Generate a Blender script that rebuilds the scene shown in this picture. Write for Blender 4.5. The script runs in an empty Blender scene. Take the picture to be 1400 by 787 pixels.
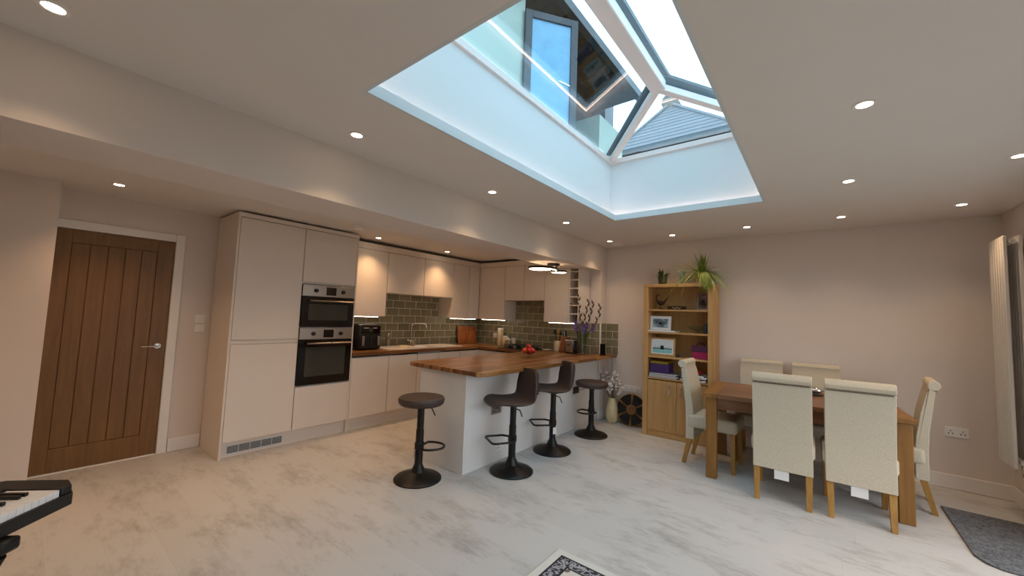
import bpy, bmesh, math, random
from mathutils import Vector, Matrix

# ------------------------------------------------------------------ camera, world, exposure
sc = bpy.context.scene
C = sc.collection
H = 1.45
YAW, PITCH, ROLL, FPX = math.radians(38.385), math.radians(4.066), math.radians(2.115), 531.98
_f = Vector((math.cos(PITCH)*math.cos(YAW), math.cos(PITCH)*math.sin(YAW), math.sin(PITCH)))
_s0 = Vector((math.sin(YAW), -math.cos(YAW), 0)); _u0 = _s0.cross(_f)
_s = _s0*math.cos(ROLL) + _u0*math.sin(ROLL); _u = _u0*math.cos(ROLL) - _s0*math.sin(ROLL)
cam_d = bpy.data.cameras.new('camera'); cam = bpy.data.objects.new('camera', cam_d); C.objects.link(cam)
cam_d.sensor_width = 36; cam_d.lens = FPX/1400*36; cam_d.clip_start = .05; cam_d.clip_end = 300
mw = Matrix((( _s.x, _u.x, -_f.x, 0), (_s.y, _u.y, -_f.y, 0), (_s.z, _u.z, -_f.z, H), (0, 0, 0, 1)))
cam.matrix_world = mw
sc.camera = cam

world = bpy.data.worlds.new('sky'); sc.world = world; world.use_nodes = True
bg = world.node_tree.nodes['Background']
bg.inputs['Color'].default_value = (0.93, 0.965, 1.0, 1); bg.inputs['Strength'].default_value = 3.3

sc.view_settings.view_transform = 'Standard'; sc.view_settings.look = 'None'
sc.view_settings.gamma = 1; sc.view_settings.use_curve_mapping = False
sc.view_settings.exposure = 0.2
cy = sc.cycles
cy.use_denoising = True; cy.max_bounces = 10; cy.diffuse_bounces = 5; cy.glossy_bounces = 4
cy.transparent_max_bounces = 12; cy.transmission_bounces = 6; cy.sample_clamp_indirect = 8
cy.caustics_reflective = False; cy.caustics_refractive = False

SPOT_W = 19.0          # each recessed downlight
WARM = (1.0, 0.66, 0.38)
R = random.Random(7)

# ------------------------------------------------------------------ mesh helpers
class MB:
    def __init__(self): self.v = []; self.f = []
    def add(self, vs, fs):
        n = len(self.v); self.v += [tuple(p) for p in vs]; self.f += [tuple(i+n for i in q) for q in fs]; return self
    def box(self, x0, x1, y0, y1, z0, z1):
        return self.add([(x0,y0,z0),(x1,y0,z0),(x1,y1,z0),(x0,y1,z0),(x0,y0,z1),(x1,y0,z1),(x1,y1,z1),(x0,y1,z1)],
            [(3,2,1,0),(4,5,6,7),(0,1,5,4),(1,2,6,5),(2,3,7,6),(3,0,4,7)])
    def prism(self, poly, z0, z1, axis='z'):
        n = len(poly)
        mp = {'z': lambda a,b,c: (a,b,c), 'y': lambda a,b,c: (a,c,b), 'x': lambda a,b,c: (c,a,b)}[axis]
        vs = [mp(a,b,z0) for a,b in poly] + [mp(a,b,z1) for a,b in poly]
        fs = [tuple(range(n-1,-1,-1)), tuple(range(n,2*n))] + [(i,(i+1)%n,(i+1)%n+n,i+n) for i in range(n)]
        return self.add(vs, fs)
    def tube(self, pts, r, seg=10, cap=True, closed=False):
        pts = [Vector(p) for p in pts]; n = len(pts)
        rs = r if isinstance(r, (list, tuple)) else [r]*n
        vs = []; prev = None
        for i, p in enumerate(pts):
            if closed: d = pts[(i+1)%n] - pts[i-1]
            else: d = pts[min(i+1,n-1)] - pts[max(i-1,0)]
            d.normalize()
            if prev is None:
                a = Vector((0,0,1)) if abs(d.z) < .9 else Vector((1,0,0))
                prev = d.cross(a).normalized()
            prev = (prev - d*prev.dot(d)).normalized(); b = d.cross(prev)
            for k in range(seg):
                t = 2*math.pi*k/seg
                vs.append(p + (prev*math.cos(t) + b*math.sin(t))*rs[i])
        fs = []
        for i in range(n if closed else n-1):
            j = (i+1) % n
            for k in range(seg):
                l = (k+1) % seg
                fs.append((i*seg+k, i*seg+l, j*seg+l, j*seg+k))
        if cap and not closed:
            fs.append(tuple(range(seg-1,-1,-1))); fs.append(tuple((n-1)*seg+k for k in range(seg)))
        return self.add(vs, fs)
    def lathe(self, prof, c=(0,0,0), seg=32, axis='z'):
        n = len(prof); vs = []
        for (r, z) in prof:
            for k in range(seg):
                t = 2*math.pi*k/seg; a, b = r*math.cos(t), r*math.sin(t)
                p = {'z': (a,b,z), 'x': (z,a,b), 'y': (b,z,a)}[axis]
                vs.append((c[0]+p[0], c[1]+p[1], c[2]+p[2]))
        fs = []
        for i in range(n-1):
            for k in range(seg):
                l = (k+1) % seg
                fs.append((i*seg+k, i*seg+l, (i+1)*seg+l, (i+1)*seg+k))
        if prof[0][0] > 1e-6: fs.append(tuple(range(seg-1,-1,-1)))
        if prof[-1][0] > 1e-6: fs.append(tuple((n-1)*seg+k for k in range(seg)))
        return self.add(vs, fs)
    def ball(self, c, r, seg=14, rings=8, sz=1.0):
        return self.lathe([(max(1e-7,r*math.sin(math.pi*i/rings)), -r*sz*math.cos(math.pi*i/rings)) for i in range(rings+1)], c, seg)
    def blade(self, pts, w, up=(0,0,1), th=.0012):
        """a thin solid leaf along pts, width w (list or peak)"""
        pts = [Vector(p) for p in pts]; n = len(pts); vs = []
        for i, p in enumerate(pts):
            d = (pts[min(i+1,n-1)] - pts[max(i-1,0)]).normalized()
            s = d.cross(Vector(up))
            if s.length < 1e-4: s = Vector((1,0,0))
            s.normalize(); nn = s.cross(d).normalized()
            ww = w*math.sin(math.pi*(0.12+.88*i/(n-1)))**.7 if i < n-1 else w*.05
            vs += [p - s*ww*.5, p + nn*th, p + s*ww*.5, p - nn*th]
        fs = []
        for i in range(n-1):
            a, b = i*4, i*4+4
            for k in range(4): fs.append((a+k, a+(k+1)%4, b+(k+1)%4, b+k))
        return self.add(vs, fs)
    def xf(self, loc=(0,0,0), rz=0, rx=0, ry=0):
        m = Matrix.Translation(loc) @ Matrix.Rotation(rz,4,'Z') @ Matrix.Rotation(ry,4,'Y') @ Matrix.Rotation(rx,4,'X')
        self.v = [tuple(m @ Vector(p)) for p in self.v]; return self

def B(*a): return MB().box(*a)
WL = {}          # world offset of an object's frame, None = local frame (vertices are given locally)
MESHES = {}

def obj(name, mb, mat, parent=None, bevel=0.0, smooth=True, seg=2, label=None, kind=None):
    vs = mb.v
    if parent is not None:
        off = WL[parent.name]
        if off is not None: vs = [(x-off[0], y-off[1], z-off[2]) for x,y,z in vs]
        wl = off
        loc = None
    else:
        xs = [p[0] for p in vs]; ys = [p[1] for p in vs]; zs = [p[2] for p in vs]
        loc = ((min(xs)+max(xs))/2, (min(ys)+max(ys))/2, min(zs))
        vs = [(x-loc[0], y-loc[1], z-loc[2]) for x,y,z in vs]; wl = loc
    me = bpy.data.meshes.new(name); me.from_pydata(vs, [], mb.f)
    bm = bmesh.new(); bm.from_mesh(me); bmesh.ops.recalc_face_normals(bm, faces=bm.faces); bm.to_mesh(me); bm.free()
    me.materials.append(MAT[mat] if isinstance(mat, str) else mat)
    if smooth:
        me.polygons.foreach_set('use_smooth', [True]*len(me.polygons))
        me.set_sharp_from_angle(angle=math.radians(35))
    o = bpy.data.objects.new(name, me); C.objects.link(o)
    if parent is not None: o.parent = parent
    else: o.location = loc
    WL[o.name] = wl
    if bevel:
        m = o.modifiers.new('bevel', 'BEVEL'); m.width = bevel; m.segments = seg; m.limit_method = 'ANGLE'; m.angle_limit = math.radians(40)
        m.harden_normals = False
    if label: o['label'] = label
    if kind: o['kind'] = kind
    return o
def thing(name, label, cat, loc=(0,0,0), rz=0, group=None, local=False):
    o = bpy.data.objects.new(name, None); C.objects.link(o); o.empty_display_size = .1
    o.location = loc; o.rotation_euler = (0,0,rz); o['label'] = label; o['category'] = cat
    if group: o['group'] = group
    WL[o.name] = None if local else tuple(loc)
    return o
def single(name, label, cat, mb, mat, group=None, **k):
    o = obj(name, mb, mat, None, **k); o['label'] = label; o['category'] = cat
    if group: o['group'] = group
    return o
def struct(name, mb, mat, parent=None, **k):
    o = obj(name, mb, mat, parent, **k)
    if parent is None: o['kind'] = 'structure'
    return o
def dup(root, loc, rz, label):
    r = root.copy(); C.objects.link(r); r.location = loc; r.rotation_euler = (0,0,rz); r['label'] = label
    for ch in list(root.children):
        c = ch.copy(); C.objects.link(c); c.parent = r
        for g in ch.children:
            d = g.copy(); C.objects.link(d); d.parent = c
    WL[r.name] = None
    return r
def share(src, loc, parent, name=None):
    o = src.copy(); C.objects.link(o); o.parent = parent; o.location = loc; return o

# ------------------------------------------------------------------ materials
MAT = {}
def nodes(name):
    m = bpy.data.materials.new(name); m.use_nodes = True; MAT[name] = m
    nt = m.node_tree; return m, nt, nt.nodes['Principled BSDF']
def lin(c):
    return tuple((x/255/12.92 if x/255 <= .04045 else ((x/255+.055)/1.055)**2.4) for x in c)
def coords(nt, stretch=(1,1,1)):
    tc = nt.nodes.new('ShaderNodeTexCoord'); mp = nt.nodes.new('ShaderNodeMapping')
    mp.inputs['Scale'].default_value = stretch; nt.links.new(tc.outputs['Object'], mp.inputs['Vector']); return mp.outputs['Vector']
def noise(nt, vec, scale, detail=4, rough=.55):
    n = nt.nodes.new('ShaderNodeTexNoise'); n.inputs['Scale'].default_value = scale; n.inputs['Detail'].default_value = detail
    n.inputs['Roughness'].default_value = rough; nt.links.new(vec, n.inputs['Vector']); return n.outputs['Fac']
def ramp(nt, fac, stops):
    r = nt.nodes.new('ShaderNodeValToRGB'); e = r.color_ramp.elements
    while len(e) < len(stops): e.new(.5)
    for i, (p, c) in enumerate(stops): e[i].position = p; e[i].color = (*c, 1)
    nt.links.new(fac, r.inputs['Fac']); return r.outputs['Color']
def bumpn(nt, p, h, strength, dist=.002):
    b = nt.nodes.new('ShaderNodeBump'); b.inputs['Strength'].default_value = strength; b.inputs['Distance'].default_value = dist
    nt.links.new(h, b.inputs['Height']); nt.links.new(b.outputs['Normal'], p.inputs['Normal'])
def mul(nt, a, b, fac=1.0, mode='MULTIPLY'):
    m = nt.nodes.new('ShaderNodeMix'); m.data_type = 'RGBA'; m.blend_type = mode; m.inputs['Factor'].default_value = fac
    nt.links.new(a, m.inputs['A']); nt.links.new(b, m.inputs['B']); return m.outputs['Result']
def objrand(nt, lo, hi):
    oi = nt.nodes.new('ShaderNodeObjectInfo')
    return ramp(nt, oi.outputs['Random'], [(0, (lo,)*3), (1, (hi,)*3)])

def plain(name, col, rough=.5, metal=0., var=.04, scale=6, bump=0., bscale=60, spec=.5, stretch=(1,1,1), rnd=None):
    m, nt, p = nodes(name); v = coords(nt, stretch)
    c = lin(col); a = tuple(x*(1-var) for x in c); b = tuple(min(1,x*(1+var)) for x in c)
    col_o = ramp(nt, noise(nt, v, scale), [(.3, a), (.7, b)])
    if rnd: col_o = mul(nt, col_o, objrand(nt, *rnd))
    nt.links.new(col_o, p.inputs['Base Color'])
    p.inputs['Roughness'].default_value = rough; p.inputs['Metallic'].default_value = metal
    p.inputs['Specular IOR Level'].default_value = spec
    if bump: bumpn(nt, p, noise(nt, v, bscale, 2), bump)
    return m
def wood(name, dark, light, rough=.4, stretch=(1,12,12), scale=3, rnd=None, knots=False, spec=.4):
    m, nt, p = nodes(name); v = coords(nt, stretch)
    g = noise(nt, v, scale, 8, .65)
    c = ramp(nt, g, [(.28, lin(dark)), (.72, lin(light))])
    f = noise(nt, v, scale*9, 3, .6)
    c = mul(nt, c, ramp(nt, f, [(.3,(.86,)*3),(.7,(1.0,)*3)]))
    if rnd: c = mul(nt, c, objrand(nt, *rnd))
    nt.links.new(c, p.inputs['Base Color']); p.inputs['Roughness'].default_value = rough; p.inputs['Specular IOR Level'].default_value = spec
    bumpn(nt, p, f, .12)
    return m
def staves(name, rot, cols, rough=.3):
    m, nt, p = nodes(name)
    tc = nt.nodes.new('ShaderNodeTexCoord'); mp = nt.nodes.new('ShaderNodeMapping'); mp.inputs['Rotation'].default_value = (0,0,rot)
    nt.links.new(tc.outputs['Object'], mp.inputs['Vector'])
    b = nt.nodes.new('ShaderNodeTexBrick'); b.inputs['Scale'].default_value = 1
    b.inputs['Brick Width'].default_value = .5; b.inputs['Row Height'].default_value = .042; b.inputs['Mortar Size'].default_value = .0006
    b.inputs['Color1'].default_value = (0,0,0,1); b.inputs['Color2'].default_value = (1,1,1,1); b.inputs['Mortar'].default_value = (.1,.1,.1,1)
    b.offset = .37
    nt.links.new(mp.outputs['Vector'], b.inputs['Vector'])
    c = ramp(nt, b.outputs['Color'], [(0, lin(cols[0])), (.35, lin(cols[1])), (.7, lin(cols[2])), (1, lin(cols[3]))])
    mp2 = nt.nodes.new('ShaderNodeMapping'); mp2.inputs['Scale'].default_value = (3, 60, 60); nt.links.new(mp.outputs['Vector'], mp2.inputs['Vector'])
    g = noise(nt, mp2.outputs['Vector'], 1.0, 6, .65)
    c = mul(nt, c, ramp(nt, g, [(.3,(.68,)*3),(.7,(1.0,)*3)]))
    nt.links.new(c, p.inputs['Base Color']); p.inputs['Roughness'].default_value = rough
    return m
def emit(name, col, strength):
    m = bpy.data.materials.new(name); m.use_nodes = True; nt = m.node_tree; MAT[name] = m
    nt.nodes.remove(nt.nodes['Principled BSDF']); e = nt.nodes.new('ShaderNodeEmission')
    e.inputs['Color'].default_value = (*col, 1); e.inputs['Strength'].default_value = strength
    nt.links.new(e.outputs[0], nt.nodes['Material Output'].inputs['Surface']); return m
def glass(name, tint, ior=1.5, rough=0.0, boost=1.0):
    m = bpy.data.materials.new(name); m.use_nodes = True; nt = m.node_tree; MAT[name] = m
    nt.nodes.remove(nt.nodes['Principled BSDF'])
    t = nt.nodes.new('ShaderNodeBsdfTransparent'); t.inputs['Color'].default_value = (*tint, 1)
    g = nt.nodes.new('ShaderNodeBsdfGlossy'); g.inputs['Roughness'].default_value = rough; g.inputs['Color'].default_value = (1,1,1,1)
    lw = nt.nodes.new('ShaderNodeLayerWeight'); lw.inputs['Blend'].default_value = .5
    pw_ = nt.nodes.new('ShaderNodeMath'); pw_.operation = 'POWER'; pw_.inputs[1].default_value = 5
    mx = nt.nodes.new('ShaderNodeMixShader'); f0 = ((ior-1)/(ior+1))**2*boost
    mm = nt.nodes.new('ShaderNodeMath'); mm.operation = 'MULTIPLY_ADD'; mm.inputs[1].default_value = 1-f0; mm.inputs[2].default_value = f0; mm.use_clamp = True
    nt.links.new(lw.outputs['Facing'], pw_.inputs[0]); nt.links.new(pw_.outputs[0], mm.inputs[0]); nt.links.new(mm.outputs[0], mx.inputs['Fac'])
    nt.links.new(t.outputs[0], mx.inputs[1]); nt.links.new(g.outputs[0], mx.inputs[2])
    nt.links.new(mx.outputs[0], nt.nodes['Material Output'].inputs['Surface']); return m

plain('wall_paint', (222,212,204), .85, var=.012, scale=3, bump=.05, bscale=250, spec=.2)
plain('ceiling_paint', (226,220,214), .9, var=.01, scale=3, spec=.15)
plain('white_gloss', (232,230,228), .45, var=.01, spec=.3)
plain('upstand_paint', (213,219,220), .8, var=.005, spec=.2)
plain('lantern_white', (228,222,218), .5, var=.01)
plain('cabinet', (228,218,208), .42, var=.012, spec=.35)
plain('cabinet_panel', (224,222,220), .45, var=.012, spec=.35)
plain('grout', (206,200,184), .9, var=.05)
plain('skirting_white', (232,228,224), .45, var=.01)
plain('black_metal', (9,9,9), .42, var=.1, spec=.4)
plain('black_plastic', (14,14,15), .35, var=.1)
plain('matte_black', (12,12,12), .85, var=.1, spec=.08)
plain('black_glass', (6,6,7), .08, var=0)
plain('oven_window', (58,60,56), .06, var=.12, scale=3)
plain('steel', (170,160,150), .3, metal=1., var=.03, stretch=(1,1,60), scale=20)
plain('chrome', (225,222,220), .12, metal=1., var=.0)
plain('grey_metal', (150,148,146), .35, metal=.9, var=.03)
plain('dark_grey', (60,60,62), .6, var=.08)
plain('anthracite', (52,56,62), .5, var=.04)
plain('white_plastic', (235,232,228), .35, var=.0)
plain('white_ceramic', (238,234,228), .2, var=.01)
plain('cream_ceramic', (224,208,166), .35, var=.08, scale=18)
plain('paper', (236,236,236), .8, var=.02)
plain('tag_grey', (120,126,132), .6, var=.03)
plain('faux_leather', (64,50,44), .55, var=.18, scale=30, bump=.35, bscale=160)
plain('stitching', (120,108,98), .8, var=.05)
plain('radiator_paint', (214,210,204), .4, var=.01)
plain('led_metal', (40,38,36), .4, var=.05, metal=.6)
plain('green_leaf', (44,74,30), .5, var=.35, scale=25)
plain('spider_leaf', (128,152,58), .5, var=.35, scale=14)
plain('stem_green', (74,84,44), .55, var=.25, scale=30)
plain('bud_brown', (84,66,48), .6, var=.25, scale=40)
plain('petal_purple', (112,82,158), .55, var=.3, scale=30)
plain('petal_white', (226,220,218), .7, var=.1, scale=30)
plain('olive_pot', (58,64,26), .5, var=.1)
plain('soil', (40,30,22), .95, var=.3, scale=40)
plain('fruit_red', (206,44,34), .35, var=.25, scale=14)
plain('fruit_orange', (226,92,50), .35, var=.25, scale=14)
plain('magenta', (170,26,84), .55, var=.1)
plain('plum', (84,20,54), .6, var=.12)
plain('purple_box', (70,40,104), .5, var=.3, scale=40)
plain('ochre', (150,124,30), .6, var=.1)
plain('book_grey', (120,122,126), .6, var=.15, scale=12, rnd=(.45,1.25))
plain('magazine_white', (206,206,208), .5, var=.35, scale=22)
plain('red_cloth', (176,50,34), .7, var=.15)
plain('glass_tint_solid', (156,138,112), .15, var=.2)
plain('bronze', (70,48,30), .4, metal=.6, var=.2)
plain('copper', (170,120,80), .3, metal=.8, var=.1)
plain('slate', (118,116,120), .7, var=.15, scale=9, bump=.3, bscale=20, rnd=(.92,1.06))
plain('render_cream', (168,176,164), .9, var=.03, scale=2)
plain('dark_timber', (44,34,32), .7, var=.35, scale=5, stretch=(1,.15,1))
plain('brick_dark', (70,46,40), .85, var=.4, scale=8)
plain('stone', (96,94,88), .9, var=.2, scale=8)
plain('roof_felt', (90,90,92), .95, var=.1)
plain('paving', (150,148,142), .9, var=.1, scale=2)
plain('lawn', (92,98,78), .95, var=.3, scale=3)
plain('fence_wood', (120,96,72), .9, var=.2, stretch=(1,1,.1))
plain('piano_black', (20,19,19), .45, var=.1)
plain('key_white', (236,232,228), .25, var=.0)
plain('key_black', (14,14,14), .3, var=.0)
wood('oak_door', (110,76,38), (136,98,54), .42, (14,14,.9), 2.2)
wood('oak_case', (188,144,88), (216,174,116), .45, (10,10,.8), 2.0)
wood('oak_case_shelf', (188,144,88), (216,174,116), .45, (10,.8,10), 2.0)
wood('oak_table', (106,72,46), (142,102,70), .42, (9,.8,9), 2.5, rnd=(.86,1.08))
wood('oak_table_leg', (118,80,34), (154,110,54), .4, (10,10,.9), 2.2)
wood('oak_leg', (150,108,48), (184,140,74), .45, (10,10,.9), 2.2)
wood('acacia', (98,44,16), (206,118,52), .4, (12,12,1.2), 2.6)
wood('knife_block', (96,54,28), (140,84,46), .45, (10,10,1), 2.0)
staves('worktop_x', 0, [(98,62,34),(134,88,48),(160,110,62),(190,140,86)])
staves('worktop_y', math.pi/2, [(98,62,34),(134,88,48),(160,110,62),(190,140,86)])
emit('lamp_lens', (1.0, .80, .58), 22)
emit('led_warm', (1.0, .80, .62), 14)
emit('led_cove', (1.0, .62, .48), 11)
emit('led_pendant', (1.0, .70, .42), 12)
emit('display_glow', (.55, .75, .9), .6)
glass('glazing', (.73, .90, .99), 1.52, boost=1.9)
glass('window_glass', (.95, .96, .97), 1.45)
glass('clear_glass', (.90, .92, .90), 1.45)
glass('bowl_glass', (.88, .88, .86), 1.4)

# wall tiles, per-tile tone
m, nt, p = nodes('tile_green'); v = coords(nt)
c = ramp(nt, noise(nt, v, 9), [(.3, lin((124,118,90))), (.7, lin((140,134,106)))])
c = mul(nt, c, objrand(nt, .84, 1.12)); nt.links.new(c, p.inputs['Base Color']); p.inputs['Roughness'].default_value = .22
bumpn(nt, p, noise(nt, v, 14, 2), .12, .004)
# floor boards: limed and patchily worn, tone differs from board to board
m, nt, p = nodes('floor_board')
tc = nt.nodes.new('ShaderNodeTexCoord'); geo = nt.nodes.new('ShaderNodeNewGeometry')
mp = nt.nodes.new('ShaderNodeMapping'); mp.inputs['Scale'].default_value = (5.0, 2.0, 1); nt.links.new(geo.outputs['Position'], mp.inputs['Vector'])
pn = noise(nt, mp.outputs['Vector'], .9, 7, .68)
mp2 = nt.nodes.new('ShaderNodeMapping'); mp2.inputs['Scale'].default_value = (26, 7, 1); nt.links.new(geo.outputs['Position'], mp2.inputs['Vector'])
fn = noise(nt, mp2.outputs['Vector'], 1, 6, .7)
mx = nt.nodes.new('ShaderNodeMath'); mx.operation = 'MULTIPLY_ADD'; mx.inputs[1].default_value = .45
nt.links.new(fn, mx.inputs[0]); nt.links.new(pn, mx.inputs[2])
c = ramp(nt, mx.outputs[0], [(.0, lin((195,195,195))), (.72, lin((192,192,191))), (.82, lin((179,178,176))), (.95, lin((157,156,154)))])
c = mul(nt, c, objrand(nt, .965, 1.02)); nt.links.new(c, p.inputs['Base Color']); p.inputs['Roughness'].default_value = .48
p.inputs['Specular IOR Level'].default_value = .35
bumpn(nt, p, fn, .05)
# woven linen of the dining chairs
m, nt, p = nodes('linen'); v = coords(nt)
w1 = noise(nt, coords(nt, (420,420,90)), 1, 2); w2 = noise(nt, coords(nt, (90,90,420)), 1, 2)
c = mul(nt, ramp(nt, w1, [(.3, lin((194,183,160))), (.7, lin((218,209,190)))]), ramp(nt, w2, [(.3, (.88,)*3), (.7, (1,)*3)]))
nt.links.new(c, p.inputs['Base Color']); p.inputs['Roughness'].default_value = .95; p.inputs['Specular IOR Level'].default_value = .1
bumpn(nt, p, w2, .3)
# door mat
m, nt, p = nodes('mat_grey'); v = coords(nt)
c = ramp(nt, noise(nt, v, 45, 5, .8), [(.32, lin((40,44,50))), (.68, lin((126,130,136)))])
nt.links.new(c, p.inputs['Base Color']); p.inputs['Roughness'].default_value = 1; bumpn(nt, p, noise(nt, v, 180, 2), .8, .004)
# pictures (flat prints)
def print_mat(name, stops, scale, stretch=(1,1,1), grad=None):
    m, nt, p = nodes(name); v = coords(nt, stretch)
    f = noise(nt, v, scale, 5, .7)
    if grad:
        sx = nt.nodes.new('ShaderNodeSeparateXYZ'); tc = nt.nodes.new('ShaderNodeTexCoord'); nt.links.new(tc.outputs['Generated'], sx.inputs[0])
        mt = nt.nodes.new('ShaderNodeMath'); mt.operation = 'MULTIPLY_ADD'; mt.inputs[1].default_value = grad
        nt.links.new(f, mt.inputs[0]); nt.links.new(sx.outputs['Z'], mt.inputs[2]); f = mt.outputs[0]
    nt.links.new(ramp(nt, f, stops), p.inputs['Base Color']); p.inputs['Roughness'].default_value = .25
print_mat('print_seaside', [(.0, lin((120,190,200))), (.36, lin((150,208,212))), (.46, lin((90,96,84))), (.56, lin((214,224,228))), (.8, lin((226,232,236)))], 7, grad=.22)
print_mat('print_family', [(.3, lin((30,26,26))), (.5, lin((96,66,58))), (.62, lin((168,140,130))), (.8, lin((60,52,60)))], 16)
print_mat('print_group', [(.3, lin((40,54,48))), (.48, lin((110,130,140))), (.6, lin((176,200,214))), (.8, lin((90,70,60)))], 13)
# rug: cream edge, black lines, floral band, pale field with dark motifs
m, nt, p = nodes('rug_print')
tc = nt.nodes.new('ShaderNodeTexCoord'); sx = nt.nodes.new('ShaderNodeSeparateXYZ'); nt.links.new(tc.outputs['Object'], sx.inputs[0])
RUG_HX, RUG_HY = .60, .85
def mth(op, a, b=None):
    n = nt.nodes.new('ShaderNodeMath'); n.operation = op
    for i, q in enumerate((a, b)):
        if q is None: continue
        if isinstance(q, (int, float)): n.inputs[i].default_value = q
        else: nt.links.new(q, n.inputs[i])
    return n.outputs[0]
dx = mth('SUBTRACT', RUG_HX, mth('ABSOLUTE', sx.outputs['X'])); dy = mth('SUBTRACT', RUG_HY, mth('ABSOLUTE', sx.outputs['Y']))
dd = mth('MINIMUM', dx, dy)
band = ramp(nt, dd, [(0, (0,)*3), (.0475, (0,)*3), (.048, (1,)*3), (.1395, (1,)*3), (.14, (0,)*3)])
line = ramp(nt, dd, [(.0, (0,)*3), (.0475, (0,)*3), (.048, (1,)*3), (.0595, (1,)*3), (.06, (0,)*3), (.126, (0,)*3), (.1265, (1,)*3), (.1395, (1,)*3), (.14, (0,)*3)])
vec = tc.outputs['Object']
n1 = noise(nt, vec, 34, 3, .6); flor = ramp(nt, n1, [(.44, lin((44,44,52))), (.48, lin((176,176,180))), (.53, lin((160,160,168))), (.57, lin((58,58,66)))])
n2 = noise(nt, vec, 11, 2, .5); field = ramp(nt, n2, [(.0, lin((206,200,194))), (.55, lin((206,200,194))), (.58, lin((40,38,42))), (.63, lin((150,120,104))), (.7, lin((40,38,42)))])
def mixc(fac, a, b):
    n = nt.nodes.new('ShaderNodeMix'); n.data_type = 'RGBA'; nt.links.new(fac, n.inputs['Factor']); nt.links.new(a, n.inputs['A']); nt.links.new(b, n.inputs['B']); return n.outputs['Result']
edge = nt.nodes.new('ShaderNodeRGB'); edge.outputs[0].default_value = (*lin((206,206,200)), 1)
blk = nt.nodes.new('ShaderNodeRGB'); blk.outputs[0].default_value = (*lin((26,26,30)), 1)
inside = ramp(nt, dd, [(.0, (0,)*3), (.1395, (0,)*3), (.14, (1,)*3)])
c = mixc(inside, edge.outputs[0], field); c = mixc(band, c, flor); c = mixc(line, c, blk.outputs[0])
nt.links.new(c, p.inputs['Base Color']); p.inputs['Roughness'].default_value = .95; bumpn(nt, p, noise(nt, vec, 300, 2), .4)

# ------------------------------------------------------------------ the room
XF, YK, YR, XB = 5.50, 5.02, -1.32, -1.60        # far wall, kitchen wall, garden wall, rear wall
XH, YB = 5.32, 2.53                                # hob wall, beam front
ZC, ZK, ZB = 2.53, 2.39, 2.165                     # main ceiling, kitchen ceiling, beam underside
YBB = 3.00                                         # beam back
WT, WTB = .935, .895                               # worktop top / underside
OX0, OX1, OY0, OY1 = .985, 3.97, .372, 1.745       # roof-light opening

fl = struct('floor', B(XB-.1, XF+.2, YR-.2, YK+.1, -.12, -.012), 'dark_grey')
pw, plen = .225, 1.42
src = None; row = 0; x = XB
while x < XF:
    y = YR - (row*0.53 % 1)*plen
    w = min(pw, XF - x)
    while y < YK:
        a, b = max(y, YR), min(y+plen, YK)
        if b - a > .02:
            full = abs(b-a-plen) < 1e-6 and abs(w-pw) < 1e-6
            if full and src is not None: share(src, (x - src_x, a - src_y, 0), fl)
            else:
                o = obj('plank', B(x+.0002, x+w-.0002, a+.0002, b-.0002, -.012, 0), 'floor_board', fl)
                if full: src, src_x, src_y = o, x, a
        y += plen
    x += pw; row += 1

# ceilings (with the roof-light hole), roof over
s = MB()
for q in ((XB-.1, OX0, YR-.2, YB+.02), (OX1, XF+.2, YR-.2, YB+.02), (OX0, OX1, YR-.2, OY0), (OX0, OX1, OY1, YB+.02)): s.box(*q, ZC, ZC+.02)
struct('ceiling', s, 'ceiling_paint', smooth=False)
struct('ceiling_kitchen', B(XB-.1, XF+.2, YBB-.02, YK+.1, ZK, ZK+.03), 'ceiling_paint')
UO = .10                                           # cove set-back of the upstand
ux0, ux1, uy0, uy1 = OX0-UO, OX1+UO, OY0-UO, OY1+UO
ZU = 3.21
s = MB()
for q in ((XB-.1, ux0-.08, YR-.2, YB+.25), (ux1+.08, XF+.2, YR-.2, YB+.25), (ux0-.08, ux1+.08, YR-.2, uy0-.08), (ux0-.08, ux1+.08, uy1+.08, YB+.25)): s.box(*q, 2.78, 2.86)
struct('roof', s, 'roof_felt', smooth=False)
s = MB(); e_ = .003; lp = (ZC-.001, ZC+.06)
s.box(OX0-.015, OX0+e_, OY0-.015, OY1+.015, *lp); s.box(OX1-e_, OX1+.015, OY0-.015, OY1+.015, *lp)
s.box(OX0+e_, OX1-e_, OY0-.015, OY0+e_, *lp); s.box(OX0+e_, OX1-e_, OY1-e_, OY1+.015, *lp)
struct('trim_1', s, 'upstand_paint', smooth=False)
s = MB()
for q in ((ux0-.08, ux0, uy0-.08, uy1+.08), (ux1, ux1+.08, uy0-.08, uy1+.08), (ux0, ux1, uy0-.08, uy0), (ux0, ux1, uy1, uy1+.08)): s.box(*q, ZC+.02, ZU)
for q in ((ux0, OX0, uy0, uy1), (OX1, ux1, uy0, uy1), (OX0, OX1, uy0, OY0), (OX0, OX1, OY1, uy1)): s.box(*q, ZC+.02, ZC+.028)
struct('wall_rooflight', s, 'upstand_paint', smooth=False)
# beam and pier
struct('ceiling_beam', B(XB-.1, XF+.1, YB, YBB, ZB, ZC+.02), 'wall_paint')
struct('wall_pier', B(XH, XF+.05, YB, YBB+.01, 0, ZB), 'wall_paint')
struct('wall_pier_entrance', B(XB, -.105, YB, YBB, 0, ZB), 'wall_paint')
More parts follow.
